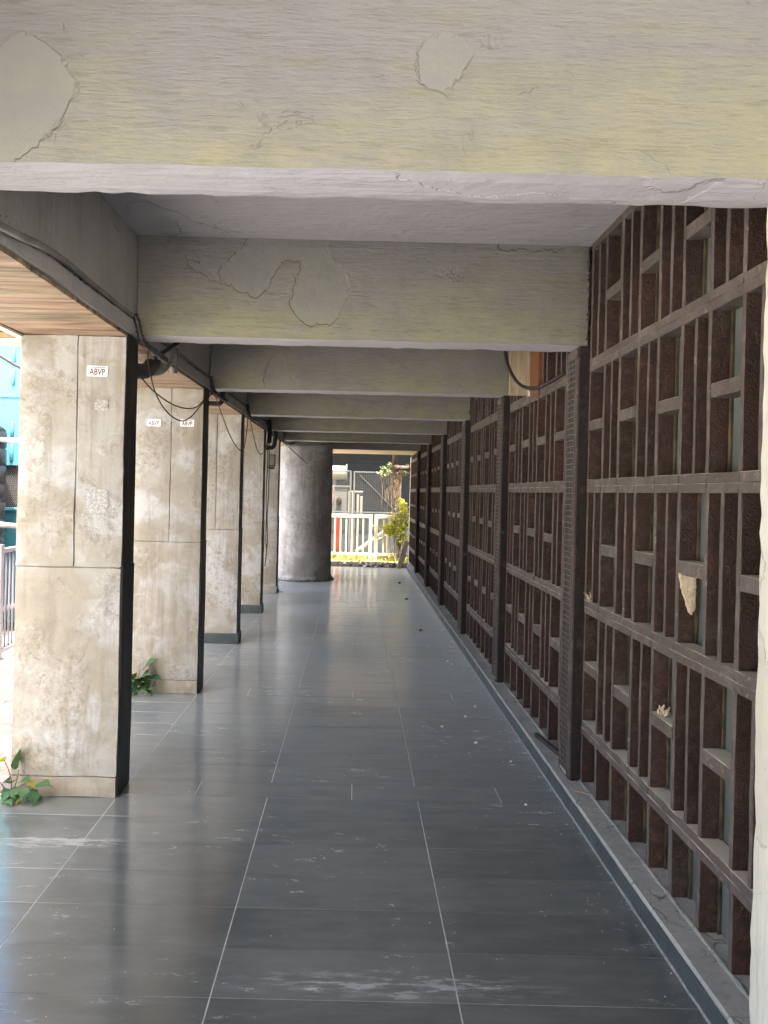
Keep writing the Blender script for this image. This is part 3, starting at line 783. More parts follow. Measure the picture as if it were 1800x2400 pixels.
pipe('cable', [(-1.15, 4.2, 2.37), (-1.199, 4.4, 2.313), (-1.237, 4.7, 2.187), (-1.235, 5.0, 2.092), (-1.212, 5.3, 2.062), (-1.203, 5.6, 2.122), (-1.18, 5.85, 2.24), (-1.145, 6.1, 2.36)], .0045, 'cable_brown', 'deeper of two sagging brown cables, crossing the right sticker of the second column', 'cable')
pipe('cable', [(-1.14, 6.15, 2.36), (-1.15, 6.4, 2.29), (-1.135, 6.9, 2.085), (-1.12, 7.3, 1.985), (-1.11, 7.6, 2.00), (-1.13, 7.9, 2.16), (-1.15, 8.15, 2.38)], .0045, 'cable_brown', 'single sagging cable between the second and third square columns', 'cable')
pipe('cable', [(-1.15, 8.3, 2.36), (-1.14, 8.7, 2.12), (-1.13, 9.1, 2.02), (-1.13, 9.6, 2.12), (-1.15, 10.1, 2.36)], .005, 'cable_brown', 'thin sagging cable between the third and fourth square columns', 'cable')
for k in range(2):
    pipe('cable', [(-1.155 + k * .02, 10.05, 2.29), (-1.15 + k * .022, 10.04, 1.9), (-1.158 + k * .03, 10.03, 1.62 - .1 * k), (-1.15 + k * .012, 10.03, 1.25), (-1.148 + k * .02, 10.03, .95), (-1.135, 10.03, .80), (-1.155, 10.04, .60)], .006, 'cable_black', ('left', 'right')[k] + ' one of two black cables running down the fourth square column', 'cable')
pipe('cable', [(-1.141, 11.95, 2.38), (-1.07, 12.3, 2.29), (-.85, 13.54, 2.07)], .006, 'cable_brown', 'thin wire running from the farthest square column to the round column', 'cable')
jb = tag(empty('junction_box', (-1.09, 10.02, 1.905)), 'small open junction box with dark rim on the fourth square column', 'box')
m = MB(); m.cbox(-.045, .04, 0, .06, 0, .16, .004, 1, 0, 'Z'); m.build('case', 'dark_steel', jb)
m = MB(); m.box(-.03, .03, -.004, -.001, .02, .148); m.build('cover', 'conduit_grey', jb)
m = MB(); m.tube([(-.05, .03, .0), (-.03, .03, -.02), (.03, .02, -.02)], .014, 8); m.build('gland', 'cable_black', jb)
pipe('cable', [(.981, 5.15, 2.60), (.988, 5.1, 2.484), (1.019, 5.05, 2.385), (1.049, 4.95, 2.312), (1.085, 4.85, 2.279), (1.123, 4.75, 2.273), (1.165, 4.65, 2.292), (1.235, 4.57, 2.34)], .0115, 'cable_black', 'thick black cable loop hanging in front of the wooden hatch', 'cable')

# wooden hatch in the second bay
h = tag(empty('wooden_hatch', (XW, 5.19, 2.335)), 'open pale wooden hatch with an orange-brown frame, high in the screen wall', 'hatch')
m = MB(); m.cbox(-.022, .02, .0, .07, -.06, .60, .003, 1, 0, 'Z'); m.cbox(-.012, .02, .072, .285, -.03, .60, .003, 1, 0, 'Z'); m.build('frame', 'varnish_orange', h)
m = MB(); m.cbox(-.150, -.002, .288, .312, -.02, .60, .003, 3, .001, 'Z'); lf = m.build('leaf', 'raw_wood', h)
m = MB(); m.cbox(-.156, -.148, .286, .314, -.02, .60, .002, 2, .0008, 'Z'); m.cbox(-.15, -.002, .281, .288, -.02, .03, .002, 1, 0, 'X'); m.cbox(-.03, -.002, .281, .288, .032, .60, .002, 1, 0, 'Z'); m.build('batten', 'raw_wood', lf)

# ------------------------------------------------------------------ scraps in the screen wall and on the floor
def tuft(name, c, sx, sy, sz, n, mat, label, cat, seed, group=None):
    rr = random.Random(seed); m = MB()
    for k in range(n):
        b = Vector((rr.uniform(-1, 1) * sx * .5, rr.uniform(-1, 1) * sy * .5, rr.random() * sz * .35)); s_ = rr.uniform(.35, 1) * sz
        d = Vector((rr.uniform(-1, 1) * .5, rr.uniform(-1, 1) * .8, rr.uniform(.2, 1))).normalized() * s_
        e = d.cross(Vector((rr.uniform(-1, 1), rr.uniform(-1, 1), rr.uniform(-1, 1)))).normalized() * s_ * .16
        f = d.cross(e).normalized() * s_ * .07
        m.loft([[b - e * .3, b + f * .3, b + e * .3, b - f * .3], [b + d * .55 - e, b + d * .55 + f, b + d * .55 + e, b + d * .55 - f], [b + d - e * .5, b + d + f * .3, b + d + e * .5, b + d - f * .3]])
    return tag(m.build(name, mat, None, False, c), label, cat, group)
fo = MB(); rr = random.Random(5)
poly = [(0, .145), (.055, .155), (.062, .12), (.060, .02), (.048, -.01), (.038, .0), (.022, .05), (.008, .09)]
ring = lambda yv, j: [(a + rr.uniform(-j, j), yv + rr.uniform(-j, j), b + rr.uniform(-j, j)) for a, b in [(p0[0] + (p1[0] - p0[0]) * t / 4, p0[1] + (p1[1] - p0[1]) * t / 4) for p0, p1 in zip(poly, poly[1:] + poly[:1]) for t in range(4)]]
fo.loft([ring(0, .0015), ring(-.012, .003), ring(-.018, .004)])
tag(fo.build('foam_sheet', 'foam_cream', None, False, (XW - .002, 2.923, 1.175)), 'torn hanging sheet of cream foam in a cell of the nearest bay', 'foam', 'foam scraps in the screen wall')
tuft('foam_scrap', (XW + .02, 3.10, .728), .03, .06, .036, 26, 'foam_cream', 'cream feathery scrap on a crossbar low in the nearest bay', 'scrap', 3, 'foam scraps in the screen wall')
tuft('foam_scrap', (XW + .012, 4.03, 1.055), .03, .05, .06, 12, 'foam_cream', 'cream scrap on a rail beside the first pilaster', 'scrap', 8, 'foam scraps in the screen wall')
tuft('foam_scrap', (XW - .005, 5.475, 2.30), .05, .05, .05, 16, 'white_scrap', 'white tuft under the corner of the wooden hatch', 'scrap', 9, 'foam scraps in the screen wall')
m = MB(); m.tube(spline([(1.225, 4.47, KERB + .02), (1.21, 4.60, KERB + .016), (1.185, 4.72, KERB + .022), (1.165, 4.80, KERB + .027)], 4), .015, 10); tag(m.build('hose_piece', 'cable_black', None, True), 'short piece of black hose on the ledge behind the first pilaster', 'hose')
m = MB(); m.cbox(-.012, .012, -.045, .045, 0, .010, .003, 3, .003, 'Y'); o = m.build('wood_scrap', 'raw_wood', None, False, (1.205, 3.93, KERB + .002)); o.rotation_euler = (0, 0, R(62)); tag(o, 'pale splinter of wood on the ledge beside the first pilaster', 'wood scrap')
def crumb(x, y_, s_, mat, label, seed, cat='crumb', group='white crumbs scattered on the floor'):
    rr = random.Random(seed); m = MB(); rings = []
    for z, q in ((0, .7), (.35, 1), (.75, .8), (1, .3)):
        rings.append([(math.cos(a) * s_ * q * rr.uniform(.6, 1.1), math.sin(a) * s_ * q * rr.uniform(.6, 1.1), z * s_ * .9) for a in [k * math.pi / 3 for k in range(6)]])
    m.loft(rings); tag(m.build('crumb' if cat == 'crumb' else 'leaf_litter', mat, None, False, (x, y_, .0005)), label, cat, group)
for k, (x, y_, s_, lb) in enumerate(((.942, 5.8, .010, 'round white crumb near the kerb, opposite the second bay'), (.816, 4.95, .014, 'largest white crumb on the floor, standing proud near the kerb'), (.634, 5.28, .011, 'white crumb farthest from the kerb before the second pilaster'),
        (.829, 5.53, .012, 'white crumb with a dark tail between two round crumbs'), (.973, 4.62, .009, 'small white crumb close to the kerb near the first pilaster'), (.921, 3.98, .009, 'white crumb beside the kerb in the nearest bay'), (.92, 7.35, .012, 'far white crumb by the third bay kerb'), (.947, 7.22, .010, 'small far white crumb beside another by the third bay'))):
    crumb(x, y_, s_, 'white_scrap', lb, k + 20)
for k, (x, y_, s_, lb) in enumerate(((.824, 13.6, .03, 'dark dry leaf on the floor nearest the leaning plank'), (.81, 11.56, .028, 'dark dry leaf in the middle of the far floor'), (.80, 8.95, .024, 'dark dry leaf crumbs on the floor before the fourth bay'))):
    crumb(x, y_, s_, 'dry_leaf', lb, k + 40, 'leaf', 'dry leaves on the corridor floor')
for k in range(34):
    rr = random.Random(100 + k)
# gritty litter too small to count
m = MB(); rr = random.Random(77)
for k in range(420):
    if k < 260: x, y_ = 1.118 - abs(rr.gauss(0, .16)), rr.uniform(2.1, 9)
    else: x, y_ = rr.uniform(-1.1, 1.1), rr.uniform(2.0, 9)
    s_ = rr.uniform(.0012, .0034); a = rr.random() * 6
    m.add([(x + s_ * math.cos(a + q * 2.1) * rr.uniform(.6, 1.6), y_ + s_ * math.sin(a + q * 2.1), .0006) for q in range(3)] + [(x, y_, s_ * .9)], [(0, 1, 3), (1, 2, 3), (2, 0, 3)], rr.choice([0, 0, 1]))
tag(m.build('floor_grit', ['white_scrap', 'dry_leaf']), 'fine pale and dark grit scattered along the kerb', 'grit', None, 'stuff')
m = MB()
for k in range(300):
    zt = KERB; x, y_ = rr.uniform(1.19, 1.29), rr.uniform(2.2, 6.2); s_ = rr.uniform(.002, .006); a = rr.random() * 6
    m.add([(x + s_ * math.cos(a + q * 2.1) * rr.uniform(.6, 1.6), y_ + s_ * math.sin(a + q * 2.1), zt + .001) for q in range(3)] + [(x, y_, zt + s_ * .9)], [(0, 1, 3), (1, 2, 3), (2, 0, 3)])
tag(m.build('ledge_grit', 'ledge_cement'), 'crumbled mortar lying on the ledge below the screen wall', 'grit', None, 'stuff')

# ------------------------------------------------------------------ seedlings at the column feet
def leaf_mesh(name, mat, tail=.35, heart=True):
    pr = [(0, .0), (.10, .20), (.26, .43), (.42, .50), (.58, .43), (.74, .27), (.86, .10), (1.0 + tail * .3, .025), (1.0 + tail, 0)]
    m = MB(); v = []; f = []
    for (t, w_) in pr:
        zc = -.20 * (t - .4) ** 2 * 1.6
        b = -.06 if (heart and t < .12) else 0
        v += [(-w_, t + (b if w_ else 0), zc + .16 * w_), (0, t, zc), (w_, t + (b if w_ else 0), zc + .16 * w_)]
    for i in range(len(pr) - 1):
        a = i * 3; f += [(a, a + 1, a + 4, a + 3), (a + 1, a + 2, a + 5, a + 4)]
    m.add(v, f); return m.mesh(name, mat, True)
LM = leaf_mesh('leaf', 'leaf_green'); LY = leaf_mesh('leaf', 'leaf_yellowgreen', .2)
def seedling(loc, label, leaves, stems):
    o = tag(empty('seedling', loc), label, 'plant', 'seedlings at the column feet')
    for s_ in stems:
        m = MB(); m.tube(spline(s_, 4), [.004 - .0022 * k / (4 * (len(s_) - 1)) for k in range(4 * (len(s_) - 1) + 1)], 5); m.build('stem', 'stem_brown', o, True)
    for (p, d, size, roll, yel) in leaves:
        d = Vector(d).normalized(); q = d.to_track_quat('Y', 'Z')
        l = put('leaf', LY if yel else LM, o, p); l.rotation_mode = 'QUATERNION'; l.rotation_quaternion = q @ Matrix.Rotation(R(roll), 4, 'Y').to_quaternion(); l.scale = (size * .92, size, size)
rr = random.Random(12)
L1 = [((.075, -.03, .155), (.15, -.25, .9), .125, 60, 0), ((.10, -.05, .095), (.85, -.45, .30), .075, 15, 0), ((.15, -.07, .10), (.7, -.5, -.15), .06, -10, 1), ((.19, -.06, .085), (.95, -.25, .10), .085, 10, 0),
      ((.10, -.09, .075), (.15, -.6, -.7), .062, 5, 0), ((.145, -.10, .085), (.2, -.6, -.72), .064, 0, 0), ((.185, -.10, .07), (.35, -.55, -.7), .072, -12, 0), ((.06, -.08, .055), (-.3, -.6, -.6), .058, 0, 0), ((.075, -.10, .03), (.4, -.8, -.1), .06, 20, 0),
      ((-.01, -.03, .13), (-.75, -.3, -.4), .085, 30, 0), ((-.03, -.02, .15), (-.8, -.2, -.6), .10, -40, 0), ((.01, -.04, .19), (.15, -.5, .55), .05, 30, 1), ((-.02, -.04, .08), (-.9, -.3, -.1), .08, 30, 0), ((.13, -.09, .045), (-.2, -.8, -.5), .05, 10, 1), ((.05, -.05, .085), (.3, -.4, .3), .07, 0, 0)]
for k in range(16):
    L1.append(((rr.uniform(.03, .20), rr.uniform(-.11, -.04), rr.uniform(.015, .09)), (rr.uniform(-.6, .9), -.7, rr.uniform(-.8, .3)), rr.uniform(.045, .07), rr.uniform(-30, 30), k % 7 == 3))
seedling((-1.765, 3.95, 0), 'leafy green seedling at the left foot of the nearest square column', L1,
         [[(.03, 0, 0), (.045, -.02, .08), (.03, -.03, .15), (.012, -.04, .20)], [(.03, 0, 0), (.07, -.03, .07), (.09, -.04, .15)], [(.04, 0, 0), (.09, -.05, .06), (.15, -.07, .095), (.19, -.06, .085)], [(.03, 0, 0), (0, -.02, .06), (-.03, -.03, .10)]])
L2 = []
for k in range(26):
    a = rr.uniform(-2.9, .1); z = rr.uniform(.03, .17)
    L2.append(((.06 + .05 * math.cos(a), -.05 + .03 * math.sin(a), z), (math.cos(a) * .8 + .2, -.5 + .3 * math.sin(a), rr.uniform(-.8, .7)), rr.uniform(.07, .105), rr.uniform(-40, 40), k == 5))
L2 += [((.10, -.05, .20), (.6, -.3, .55), .15, 30, 0), ((.13, -.05, .13), (.9, -.3, .1), .13, 10, 0)]
seedling((-1.70, 5.97, 0), 'leafy green seedling between the nearest and second square columns', L2, [[(.02, 0, 0), (.05, -.03, .1), (.08, -.05, .2)], [(.02, 0, 0), (.09, -.05, .06), (.13, -.05, .13)]])
L3 = [((rr.uniform(-.03, .04), rr.uniform(-.06, 0), rr.uniform(.01, .07)), (rr.uniform(-1, 1), rr.uniform(-1, .2), rr.uniform(-.3, .8)), rr.uniform(.03, .05), rr.uniform(-40, 40), 0) for k in range(12)]
seedling((-1.15, 11.95, 0), 'tiny seedling at the foot of the farthest square column', L3, [[(0, 0, 0), (.01, -.02, .06)]])

# ------------------------------------------------------------------ outside, left: railing, tank, generator housing, rusty canopy
ra = tag(empty('railing', (-3.26, 7.08, -.05)), 'white painted metal railing beyond the nearest square column', 'railing')
m = MB(); m.cbox(-.035, .035, -.035, .035, 0, 1.09, .006, 1, 0, 'Z'); m.build('post', 'railing_white', ra)
for zz in (1.03, .10):
    m = MB(); m.cbox(-.03, .03, .036, 4.4, zz - .02, zz + .02, .004, 1, 0, 'Y'); m.build('rail', 'railing_white', ra)
bm_ = MB(); bm_.tube([(0, 0, .10), (0, 0, .45), (0, 0, .46), (0, 0, .50), (0, 0, .51), (0, 0, 1.02)], [.010, .010, .016, .016, .010, .010], 8); bmesh_ = bm_.mesh('baluster', 'railing_white', True)
for k in range(56): put('baluster', bmesh_, ra, (0, .15 + k * .075, 0))
gs = tag(empty('generator_housing', (-5.4, 8.6, -.05)), 'light blue generator housing with ribbed panels and black grille, behind the tank', 'generator', None)
m = MB(); m.cbox(-1.9, 1.9, 0, 2.6, 1.86, 3.20, .01, 1, 0, 'Z'); m.build('body', 'genset_blue', gs)
m = MB(); m.cbox(-1.9, 1.9, .06, 2.6, 1.39, 1.858, .005, 1, 0, 'Z'); m.build('grille_back', 'vent_black', gs)
m = MB()
for k in range(46):
    for j in range(9):
        x = .95 + k * .022 + (.011 if j % 2 else 0); z = 1.42 + j * .052
        m.tube([(x - .011, .05, z - .026), (x, .048, z), (x - .011, .05, z + .026)], .003, 4); m.tube([(x + .011, .05, z - .026), (x, .049, z), (x + .011, .05, z + .026)], .003, 4)
m.build('grille', 'vent_wire', gs)['kind'] = 'stuff'
m = MB(); m.cbox(-1.92, 1.92, -.02, 2.6, 1.355, 1.388, .006, 1, 0, 'X'); m.build('ledge', 'genset_blue', gs)
m = MB(); m.cbox(-1.9, 1.9, .02, 2.6, .1, 1.353, .01, 1, 0, 'Z'); m.build('base', 'genset_teal', gs)
m = MB(); m.cbox(-1.92, 1.92, -.012, .02, 2.615, 2.645, .004, 1, 0, 'X'); m.build('seam', 'genset_blue', gs)
rbm = MB(); rbm.tube([(0, 0, 0), (0, -.005, .02), (0, -.005, .17), (0, 0, .19)], [.006, .022, .022, .006], 10); rbm = rbm.mesh('rib', 'genset_blue', True)
for k in range(8):
    for zz in (1.91, 2.17, 2.75, 2.99): put('rib', rbm, gs, (1.555 - k * .42, -.002, zz))
tk = tag(empty('water_tank', (-4.12, 8.1, -.05)), 'black ribbed cylindrical tank at the left edge', 'tank')
m = MB(); prof = []
for k in range(12):
    z = k * .185; prof += [(.40, z), (.405, z + .02), (.405, z + .16), (.392, z + .172)]
prof += [(.40, 2.22), (.36, 2.26), (.15, 2.30), (.001, 2.31)]
m.lathe(prof, 40); m.build('shell', 'tank_black', tk, True)
m = MB(); m.tube([(.36, -.05, 2.11), (.62, .02, 2.11), (1.2, .05, 2.11)], .026, 12); m.build('outlet_pipe', 'pipe_grey', tk, True)
m = MB(); m.box(.335, .375, -.205, -.19, 1.83, 1.93); m.build('plate', 'pipe_grey', tk)
pipe('hose', [(-4.3, 7.9, 1.08), (-4.05, 7.9, 1.10), (-3.85, 7.95, 1.19), (-3.6, 8.0, 1.17), (-3.3, 8.0, 1.15)], .03, 'conduit_grey', 'grey hose running past the foot of the black tank', 'hose')
ca = tag(empty('rusty_canopy', (-5.5, 9.05, 3.3)), 'rusty corrugated canopy roof edge above the blue generator housing', 'canopy')
m = MB(); n = 80; v = []; f = []
for k in range(n + 1):
    x = -2.2 + 4.4 * k / n; z = .018 * math.sin(k * math.pi / 2)
    v += [(x, -.1, .12 + z), (x, 2.5, .42 + z), (x, -.1, .105 + z), (x, 2.5, .405 + z)]
for k in range(n):
    a = k * 4; f += [(a, a + 4, a + 5, a + 1), (a + 2, a + 3, a + 7, a + 6), (a, a + 2, a + 6, a + 4), (a + 1, a + 5, a + 7, a + 3)]
m.add(v, f); m.build('sheet', 'rust_sheet', ca, True)
m = MB(); m.cbox(-2.2, 2.2, 0, .06, .02, .085, .004, 1, 0, 'X'); m.build('edge_beam', 'rust_sheet', ca)
m = MB(); m.cbox(-2.2, 2.2, .02, .05, -.03, .018, .003, 1, 0, 'X'); m.build('fascia', 'cream_paint', ca)
m = MB(); m.cbox(-2.2, 2.2, -.01, .06, -.095, -.032, .004, 1, 0, 'X'); m.build('lower_beam', 'ochre_paint', ca)
for xx in (-2.1, 2.15):
    m = MB(); m.cbox(xx - .04, xx + .04, .0, .08, -3.35, -.097, .004, 1, 0, 'Z'); m.build('post', 'rust_sheet', ca)
pipe('cable', [(-4.4, 8.0, 3.6), (-4.0, 8.0, 3.16), (-3.72, 8.0, 2.93), (-3.3, 8.0, 2.75), (-2.6, 8.0, 2.75)], .018, 'cable_black', 'black cable hanging across the blue generator housing', 'cable')

# ------------------------------------------------------------------ far end: fence, plants, substation
def fence(x0, x1, nb, label, cap=False):
    o = tag(empty('garden_fence', (x0, 18.0, -.02)), label, 'fence', 'cream fence panels at the corridor end'); Lx = x1 - x0
    for xx in (0, Lx - .08):
        m = MB(); m.cbox(xx, xx + .08, -.03, .03, 0, 1.10, .006, 1, 0, 'Z'); m.build('post', 'fence_cream', o)
    for z0, z1 in ((1.015, 1.098), (.14, .20)):
        m = MB(); m.cbox(.08, Lx - .08, -.028, .028, z0, z1, .006, 1, 0, 'X'); m.build('rail', 'fence_cream', o)
    b = MB(); b.cbox(-.018, .018, -.014, .014, .2, 1.015, .004, 1, 0, 'Z'); bme = b.mesh('bar', 'fence_cream')
    for k in range(nb): put('bar', bme, o, (.08 + (Lx - .16) * (k + 1) / (nb + 1), 0, 0))
    return o
fence(-.66, .425, 6, 'left sunlit cream fence panel with vertical bars')
fence(.475, 1.56, 6, 'right sunlit cream fence panel half hidden by the shrub')
fence(-1.80, -.72, 6, 'cream fence panel hidden behind the round column')
m = MB(); m.cbox(.43, .47, -.02, .02, 0, .05, .004, 1, 0, 'X'); tag(m.build('gate_latch', 'railing_white', None, False, (0, 18.0, .79)), 'small pale latch bridging the two cream fence panels', 'latch')
m = MB(); m.lathe([(.03, 0), (.055, .01), (.06, .05), (.05, .09), (.02, .11), (.001, .112)], 14, (-.60, 18.0)); o = m.build('post_cap', 'white_scrap', None, True, (0, 0, 1.052)); tag(o, 'white rounded cap on the fence post beside the round column', 'post cap')
rb = tag(empty('red_cabinet', (-.62, 19.3, -.05)), 'red cabinet standing behind the left fence panel', 'cabinet')
m = MB(); m.cbox(.10, .28, 0, .3, .18, 1.08, .01, 1, 0, 'Z'); m.build('body', 'red_paint', rb)
m = MB(); m.cbox(.11, .27, -.012, -.001, .22, 1.04, .004, 1, 0, 'Z'); m.build('door', 'red_paint', rb)
m = MB(); m.cbox(.11, .27, .02, .28, 0, .178, .004, 1, 0, 'Z'); m.build('plinth', 'dark_steel', rb)

tr = tag(empty('transformer', (-.45, 22, -.07)), 'grey power transformer with conservator drum behind the mesh fence', 'transformer')
m = MB(); m.cbox(-.75, .24, 0, .8, .35, 1.80, .02, 1, 0, 'Z'); m.build('tank', 'transformer_grey', tr)
m = MB(); m.cbox(-.80, .30, -.05, .85, 1.802, 1.85, .006, 1, 0, 'Z'); m.build('lid', 'transformer_grey', tr)
m = MB(); m.tube([(-.85, .3, 2.22), (.18, .3, 2.22)], .20, 24); m.build('conservator', 'radiator_cream', tr)
m = MB(); m.tube([(.18, .3, 2.22), (.205, .3, 2.22)], .25, 24); m.build('drum_flange', 'radiator_cream', tr)
m = MB(); m.tube([(-.15, .3, 1.84), (-.15, .3, 2.05)], .05, 10); m.build('support', 'transformer_grey', tr)
for xx in (-.35, 0.0):
    m = MB(); m.lathe([(.075, 0), (.075, .03), (.05, .04), (.09, .07), (.05, .10), (.085, .13), (.045, .16), (.08, .19), (.04, .22), (.02, .32)], 14); b = m.build('bushing', 'porcelain_brown', tr, True, (xx, -.06, 1.33)); b.rotation_euler = (R(55), 0, 0)
for k, xx in enumerate((.26, .36, .50, .60)):
    m = MB(); m.cbox(xx, xx + (.055 if k < 2 else .075), -.1, .75, .4, 1.70 - .05 * k, .012, 1, 0, 'Z'); m.build('radiator_fin', 'radiator_cream', tr)
m = MB(); m.tube([(.22, .2, 1.66), (.68, .2, 1.66)], .045, 10); m.build('header_pipe', 'transformer_grey', tr)
for xx in (-.7, .1):
    m = MB(); m.cbox(xx, xx + .12, 0, .8, 0, .35, .006, 1, 0, 'Z'); m.build('foot', 'dark_steel', tr)
pipe('cable', [(-.62, 21.6, 1.75), (-.58, 21.55, 1.55), (-.62, 21.5, 1.30), (-.70, 21.5, 1.1)], .035, 'pipe_rust', 'reddish flexible hose beside the transformer', 'hose')

def meshpanel(x0, x1, z0, z1, label):
    o = tag(empty('mesh_fence', (x0, 20.8, -.07)), label, 'fence', 'wire-mesh panels before the transformer'); Lx = x1 - x0
    m = MB()
    for a, b, c, d in ((0, .045, z0, z1), (Lx - .045, Lx, z0, z1)): m.cbox(a, b, -.02, .02, c, d, .004, 1, 0, 'Z')
    for zz in (z0 + .02, z1 - .02): m.cbox(.045, Lx - .045, -.018, .018, zz - .018, zz + .018, .004, 1, 0, 'X')
    m.build('frame', 'galvanised', o)
    m = MB(); n = int(Lx / .05)
    for k in range(1, n): m.box(k * Lx / n - .0025, k * Lx / n + .0025, -.003, .003, z0 + .04, z1 - .04)
    n = int((z1 - z0) / .05)
    for k in range(1, n): m.box(.045, Lx - .045, .003, .008, z0 + (z1 - z0) * k / n - .0025, z0 + (z1 - z0) * k / n + .0025)
    m.build('wire_mesh', 'galvanised', o)['kind'] = 'stuff'
    for xx in (0.0, Lx - .06):
        m = MB(); m.cbox(xx, xx + .06, .021, .07, 0, z0 + .06, .004, 1, 0, 'Z'); m.build('leg', 'galvanised', o)
    return o
meshpanel(-1.35, -.10, 1.1, 2.25, 'left wire-mesh fence panel before the transformer drum')
o = meshpanel(-.05, 1.25, 1.1, 2.23, 'right wire-mesh fence panel with a diagonal brace')
m = MB(); m.tube([(.15, -.03, 2.15), (1.15, -.03, 1.2)], .008, 6); m.build('brace', 'galvanised', o)
m = MB(); m.box(-6, 8, 21.0, 21.15, -.07, 1.12); m2 = m
sb = tag(empty('substation_building', (1, 27, -.07)), 'dark shaded substation building closing the view', 'building')
m = MB(); m.box(-9, 9, 0, .3, 0, 4.2); m.build('wall', 'dark_wall', sb)
m = MB(); m.box(-9, 9, -3.9, .4, 4.2, 4.45); m.build('roof', 'dark_wall', sb)
for xx in (-9, 8.7):
    m = MB(); m.box(xx, xx + .3, -3.8, 0, 0, 4.2); m.build('side_wall', 'dark_wall', sb)
m = MB(); m.cbox(-8.6, 8.6, -.06, -.003, 2.70, 2.80, .004, 1, 0, 'X'); m.build('string_course', 'dark_wall', sb)
lw = MB(); lw.box(-6, 7, 21.02, 21.16, -.07, 1.0); tag(lw.build('low_wall', 'dark_wall'), 'low dark wall below the wire-mesh panels', 'wall')

# log, sticks, plank
m = MB(); m.tube(spline([(.05, 19.3, .10), (.40, 19.35, .36), (.85, 19.4, .68)], 4), .05, 10); tag(m.build('fallen_pole', 'conduit_grey', None, True), 'grey pole leaning diagonally behind the fence', 'pole')
pipe('broken_stick', [(.55, 18.6, .45), (.68, 18.6, .52), (.80, 18.6, .60)], .012, 'raw_wood', 'thin pale stick rising to the right behind the right fence panel', 'stick', 3, 6)
pipe('broken_stick', [(.80, 18.6, .60), (.79, 18.55, .3), (.80, 18.5, -.02)], .015, 'root_brown', 'upright reddish stick behind the right fence panel', 'stick', 3, 6)
pk = MB(); pk.cbox(-.055, .055, -.012, .012, 0, .60, .003, 3, .002, 'Z'); o = pk.build('plank', 'plank_wood', None, False, (.965, 16.30, .0)); o.rotation_euler = (R(-6), R(17.5), R(12)); tag(o, 'pale wooden plank leaning against the wall at the corridor end', 'plank')
pb = tag(empty('rust_pipe', (.93, 17.32, 2.16)), 'rusty brown pipe elbow coming out of the far wall end', 'pipe')
m = MB(); m.tube([(.02, 0, 0), (.33, 0, 0)], .056, 16); m.build('horizontal_pipe', 'pipe_rust', pb, True)
m = MB(); m.tube(spline([(.04, 0, 0), (-.02, 0, .01), (-.045, 0, .06)], 4), .064, 14); m.build('elbow', 'pipe_rust', pb, True)
m = MB(); m.tube([(-.05, 0, .05), (-.05, 0, .85)], .052, 16); m.build('vertical_pipe', 'pipe_rust', pb, True)

# hanging roots
hr = tag(empty('hanging_roots', (.93, 17.42, 2.2)), 'tangled brown hanging roots and vine below the rusty pipe', 'vine')
rr = random.Random(31)
for k in range(34):
    x = rr.gauss(0, .085); L = rr.uniform(.5, 1.35); pts = []; ph = rr.random() * 6; n = 9
    for j in range(n + 1):
        t = j / n; pts.append((x * (1 - .45 * math.sin(min(1, t * 1.6) * math.pi / 2)) + .03 * math.sin(ph + t * 5) + .012 * rr.uniform(-1, 1), rr.uniform(-.02, .02) + .05 * math.sin(ph), .02 - t * L))
    m = MB(); m.tube(pts, [rr.uniform(.004, .009) * (1 - .5 * j / n) for j in range(n + 1)], 5); m.build('root', 'root_brown', hr, True)
for k in range(9):
    x = -rr.uniform(.12, .36); L = rr.uniform(.4, 1.1); ph = rr.random() * 6
    m = MB(); m.tube([(x + .05 * t + .02 * math.sin(ph + t * 6), 0.03, -.10 - t * L) for t in [j / 7 for j in range(8)]], .004, 4); m.build('root', 'root_brown', hr, True)
def foliage(name, parent, spots, n, size, mat, seed):
    r2 = random.Random(seed); m = MB()
    for k in range(n):
        c, rad = r2.choice(spots); c = Vector(c); rad = Vector(rad)
        d = Vector((r2.gauss(0, 1), r2.gauss(0, 1), r2.gauss(0, 1))).normalized() * r2.random() ** .5
        p = c + Vector((d.x * rad.x, d.y * rad.y, d.z * rad.z)); s_ = size * r2.uniform(.6, 1.3)
        a = Vector((r2.uniform(-1, 1), r2.uniform(-1, .3), r2.uniform(-.7, .8))).normalized() * s_
        e = a.cross(Vector((r2.uniform(-1, 1), r2.uniform(-1, 1), 1))).normalized() * s_ * .36; u = a.cross(e).normalized() * s_ * .12
        m.add([p, p + a * .3 + e * .8 + u, p + a * .65 + e * .8 + u, p + a, p + a * .65 - e * .8 + u, p + a * .3 - e * .8 + u, p + a * .5], [(0, 1, 6), (1, 2, 6), (2, 3, 6), (3, 4, 6), (4, 5, 6), (5, 0, 6)])
    o = m.build(name, mat, parent); o['kind'] = 'stuff'; return o
foliage('vine_leaves', hr, [((-.20, 0, -.08), (.18, .10, .13)), ((-.12, 0, .02), (.10, .08, .07)), ((.18, 0, -.1), (.14, .1, .14)), ((-.30, 0, -.16), (.10, .08, .08))], 150, .07, 'leaf_pale', 4)
sh = tag(empty('shrub', (1.02, 17.95, -.01)), 'bright yellow-green shrub in the sun at the end of the wall', 'shrub')
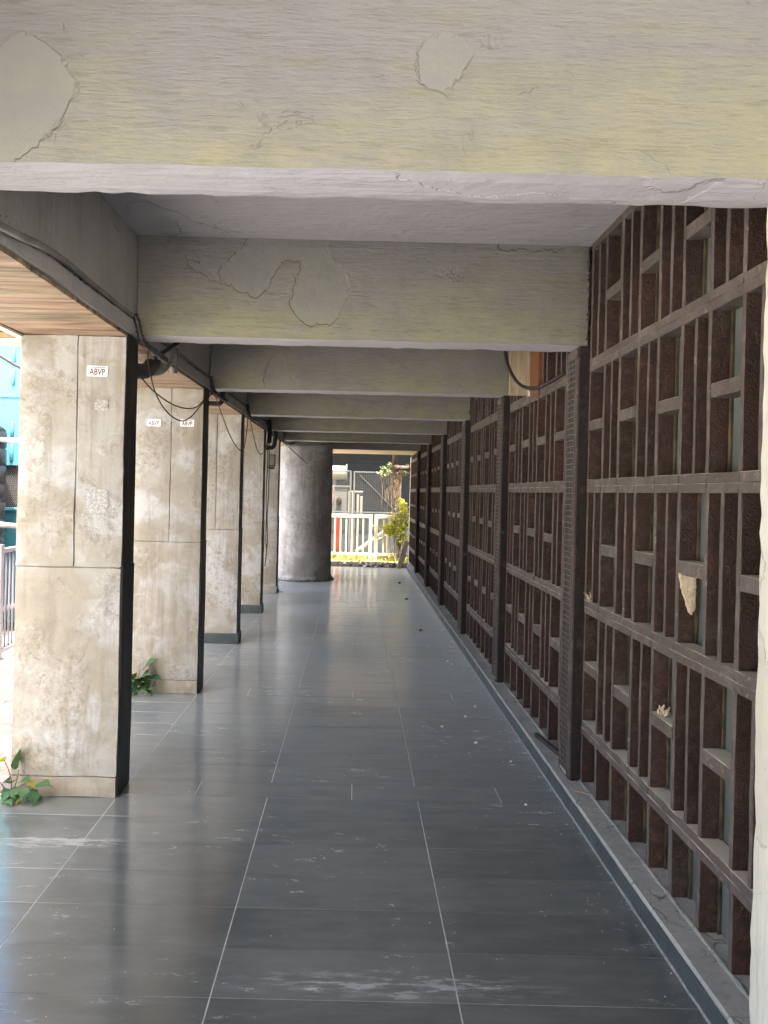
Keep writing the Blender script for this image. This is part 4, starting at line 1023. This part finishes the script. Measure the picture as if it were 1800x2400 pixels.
for k in range(9):
    a = rr.uniform(0, 6.28); top = Vector((rr.uniform(-.25, .22), rr.uniform(-.1, .1), rr.uniform(.8, 1.45)))
    m = MB(); m.tube(spline([(rr.uniform(-.05, .05), 0, 0), tuple(top * .4 + Vector((rr.uniform(-.07, .07), 0, 0))), tuple(top)], 5), [.012 - .0008 * j for j in range(11)], 6); m.build('stem', 'stem_brown', sh, True)
foliage('crown', sh, [((.06, 0, 1.38), (.15, .14, .16)), ((.14, 0, 1.15), (.13, .14, .2)), ((-.05, 0, .95), (.17, .16, .22)), ((-.24, 0, .78), (.14, .12, .12)), ((.12, 0, .80), (.16, .16, .2)), ((.14, 0, .5), (.12, .14, .2)), ((-.1, 0, .68), (.18, .14, .14))], 620, .085, 'leaf_yellowgreen', 9)
gc = MB(); r2 = random.Random(6)
for k in range(2200):
    x, y_ = r2.uniform(-2.2, 1.7), r2.uniform(17.80, 18.5); hh = r2.uniform(.02, .07) if r2.random() < .8 else r2.uniform(.08, .2)
    if y_ < 17.9: hh *= .5
    a = r2.uniform(0, 6.28); e = Vector((math.cos(a), math.sin(a), 0)) * hh * .16; d = Vector((r2.uniform(-.5, .5) * hh, r2.uniform(-.5, .3) * hh, hh)); b = Vector((x, y_, -.006))
    gc.add([b - e * .4, b + e * .4, b + d * .6 + e, b + d, b + d * .6 - e], [(0, 1, 2, 3, 4)])
tag(gc.build('ground_cover', 'leaf_groundcover'), 'low yellow-green plants along the foot of the fence', 'ground cover', None, 'stuff')
gl = MB()
for k in range(260):
    x, y_ = (r2.uniform(.2, 1.1) if k < 190 else r2.uniform(-.6, 1.1)), r2.uniform(16.45, 17.3 if k < 190 else 17.8); s_ = r2.uniform(.02, .05); a = r2.uniform(0, 6.28)
    e = Vector((math.cos(a), math.sin(a), r2.uniform(-.3, .5))) * s_; q = Vector((-math.sin(a), math.cos(a), r2.uniform(0, .6))) * s_ * .6; b = Vector((x, y_, -.01 + r2.random() * .06))
    gl.add([b - e, b + q, b + e, b - q, b + Vector((0, 0, s_ * .4))], [(0, 1, 4), (1, 2, 4), (2, 3, 4), (3, 0, 4)], r2.choice([0, 0, 0, 1]))
tag(gl.build('leaf_debris', ['dry_leaf', 'white_scrap']), 'dry leaves and rubble heaped past the corridor end', 'debris', None, 'stuff')
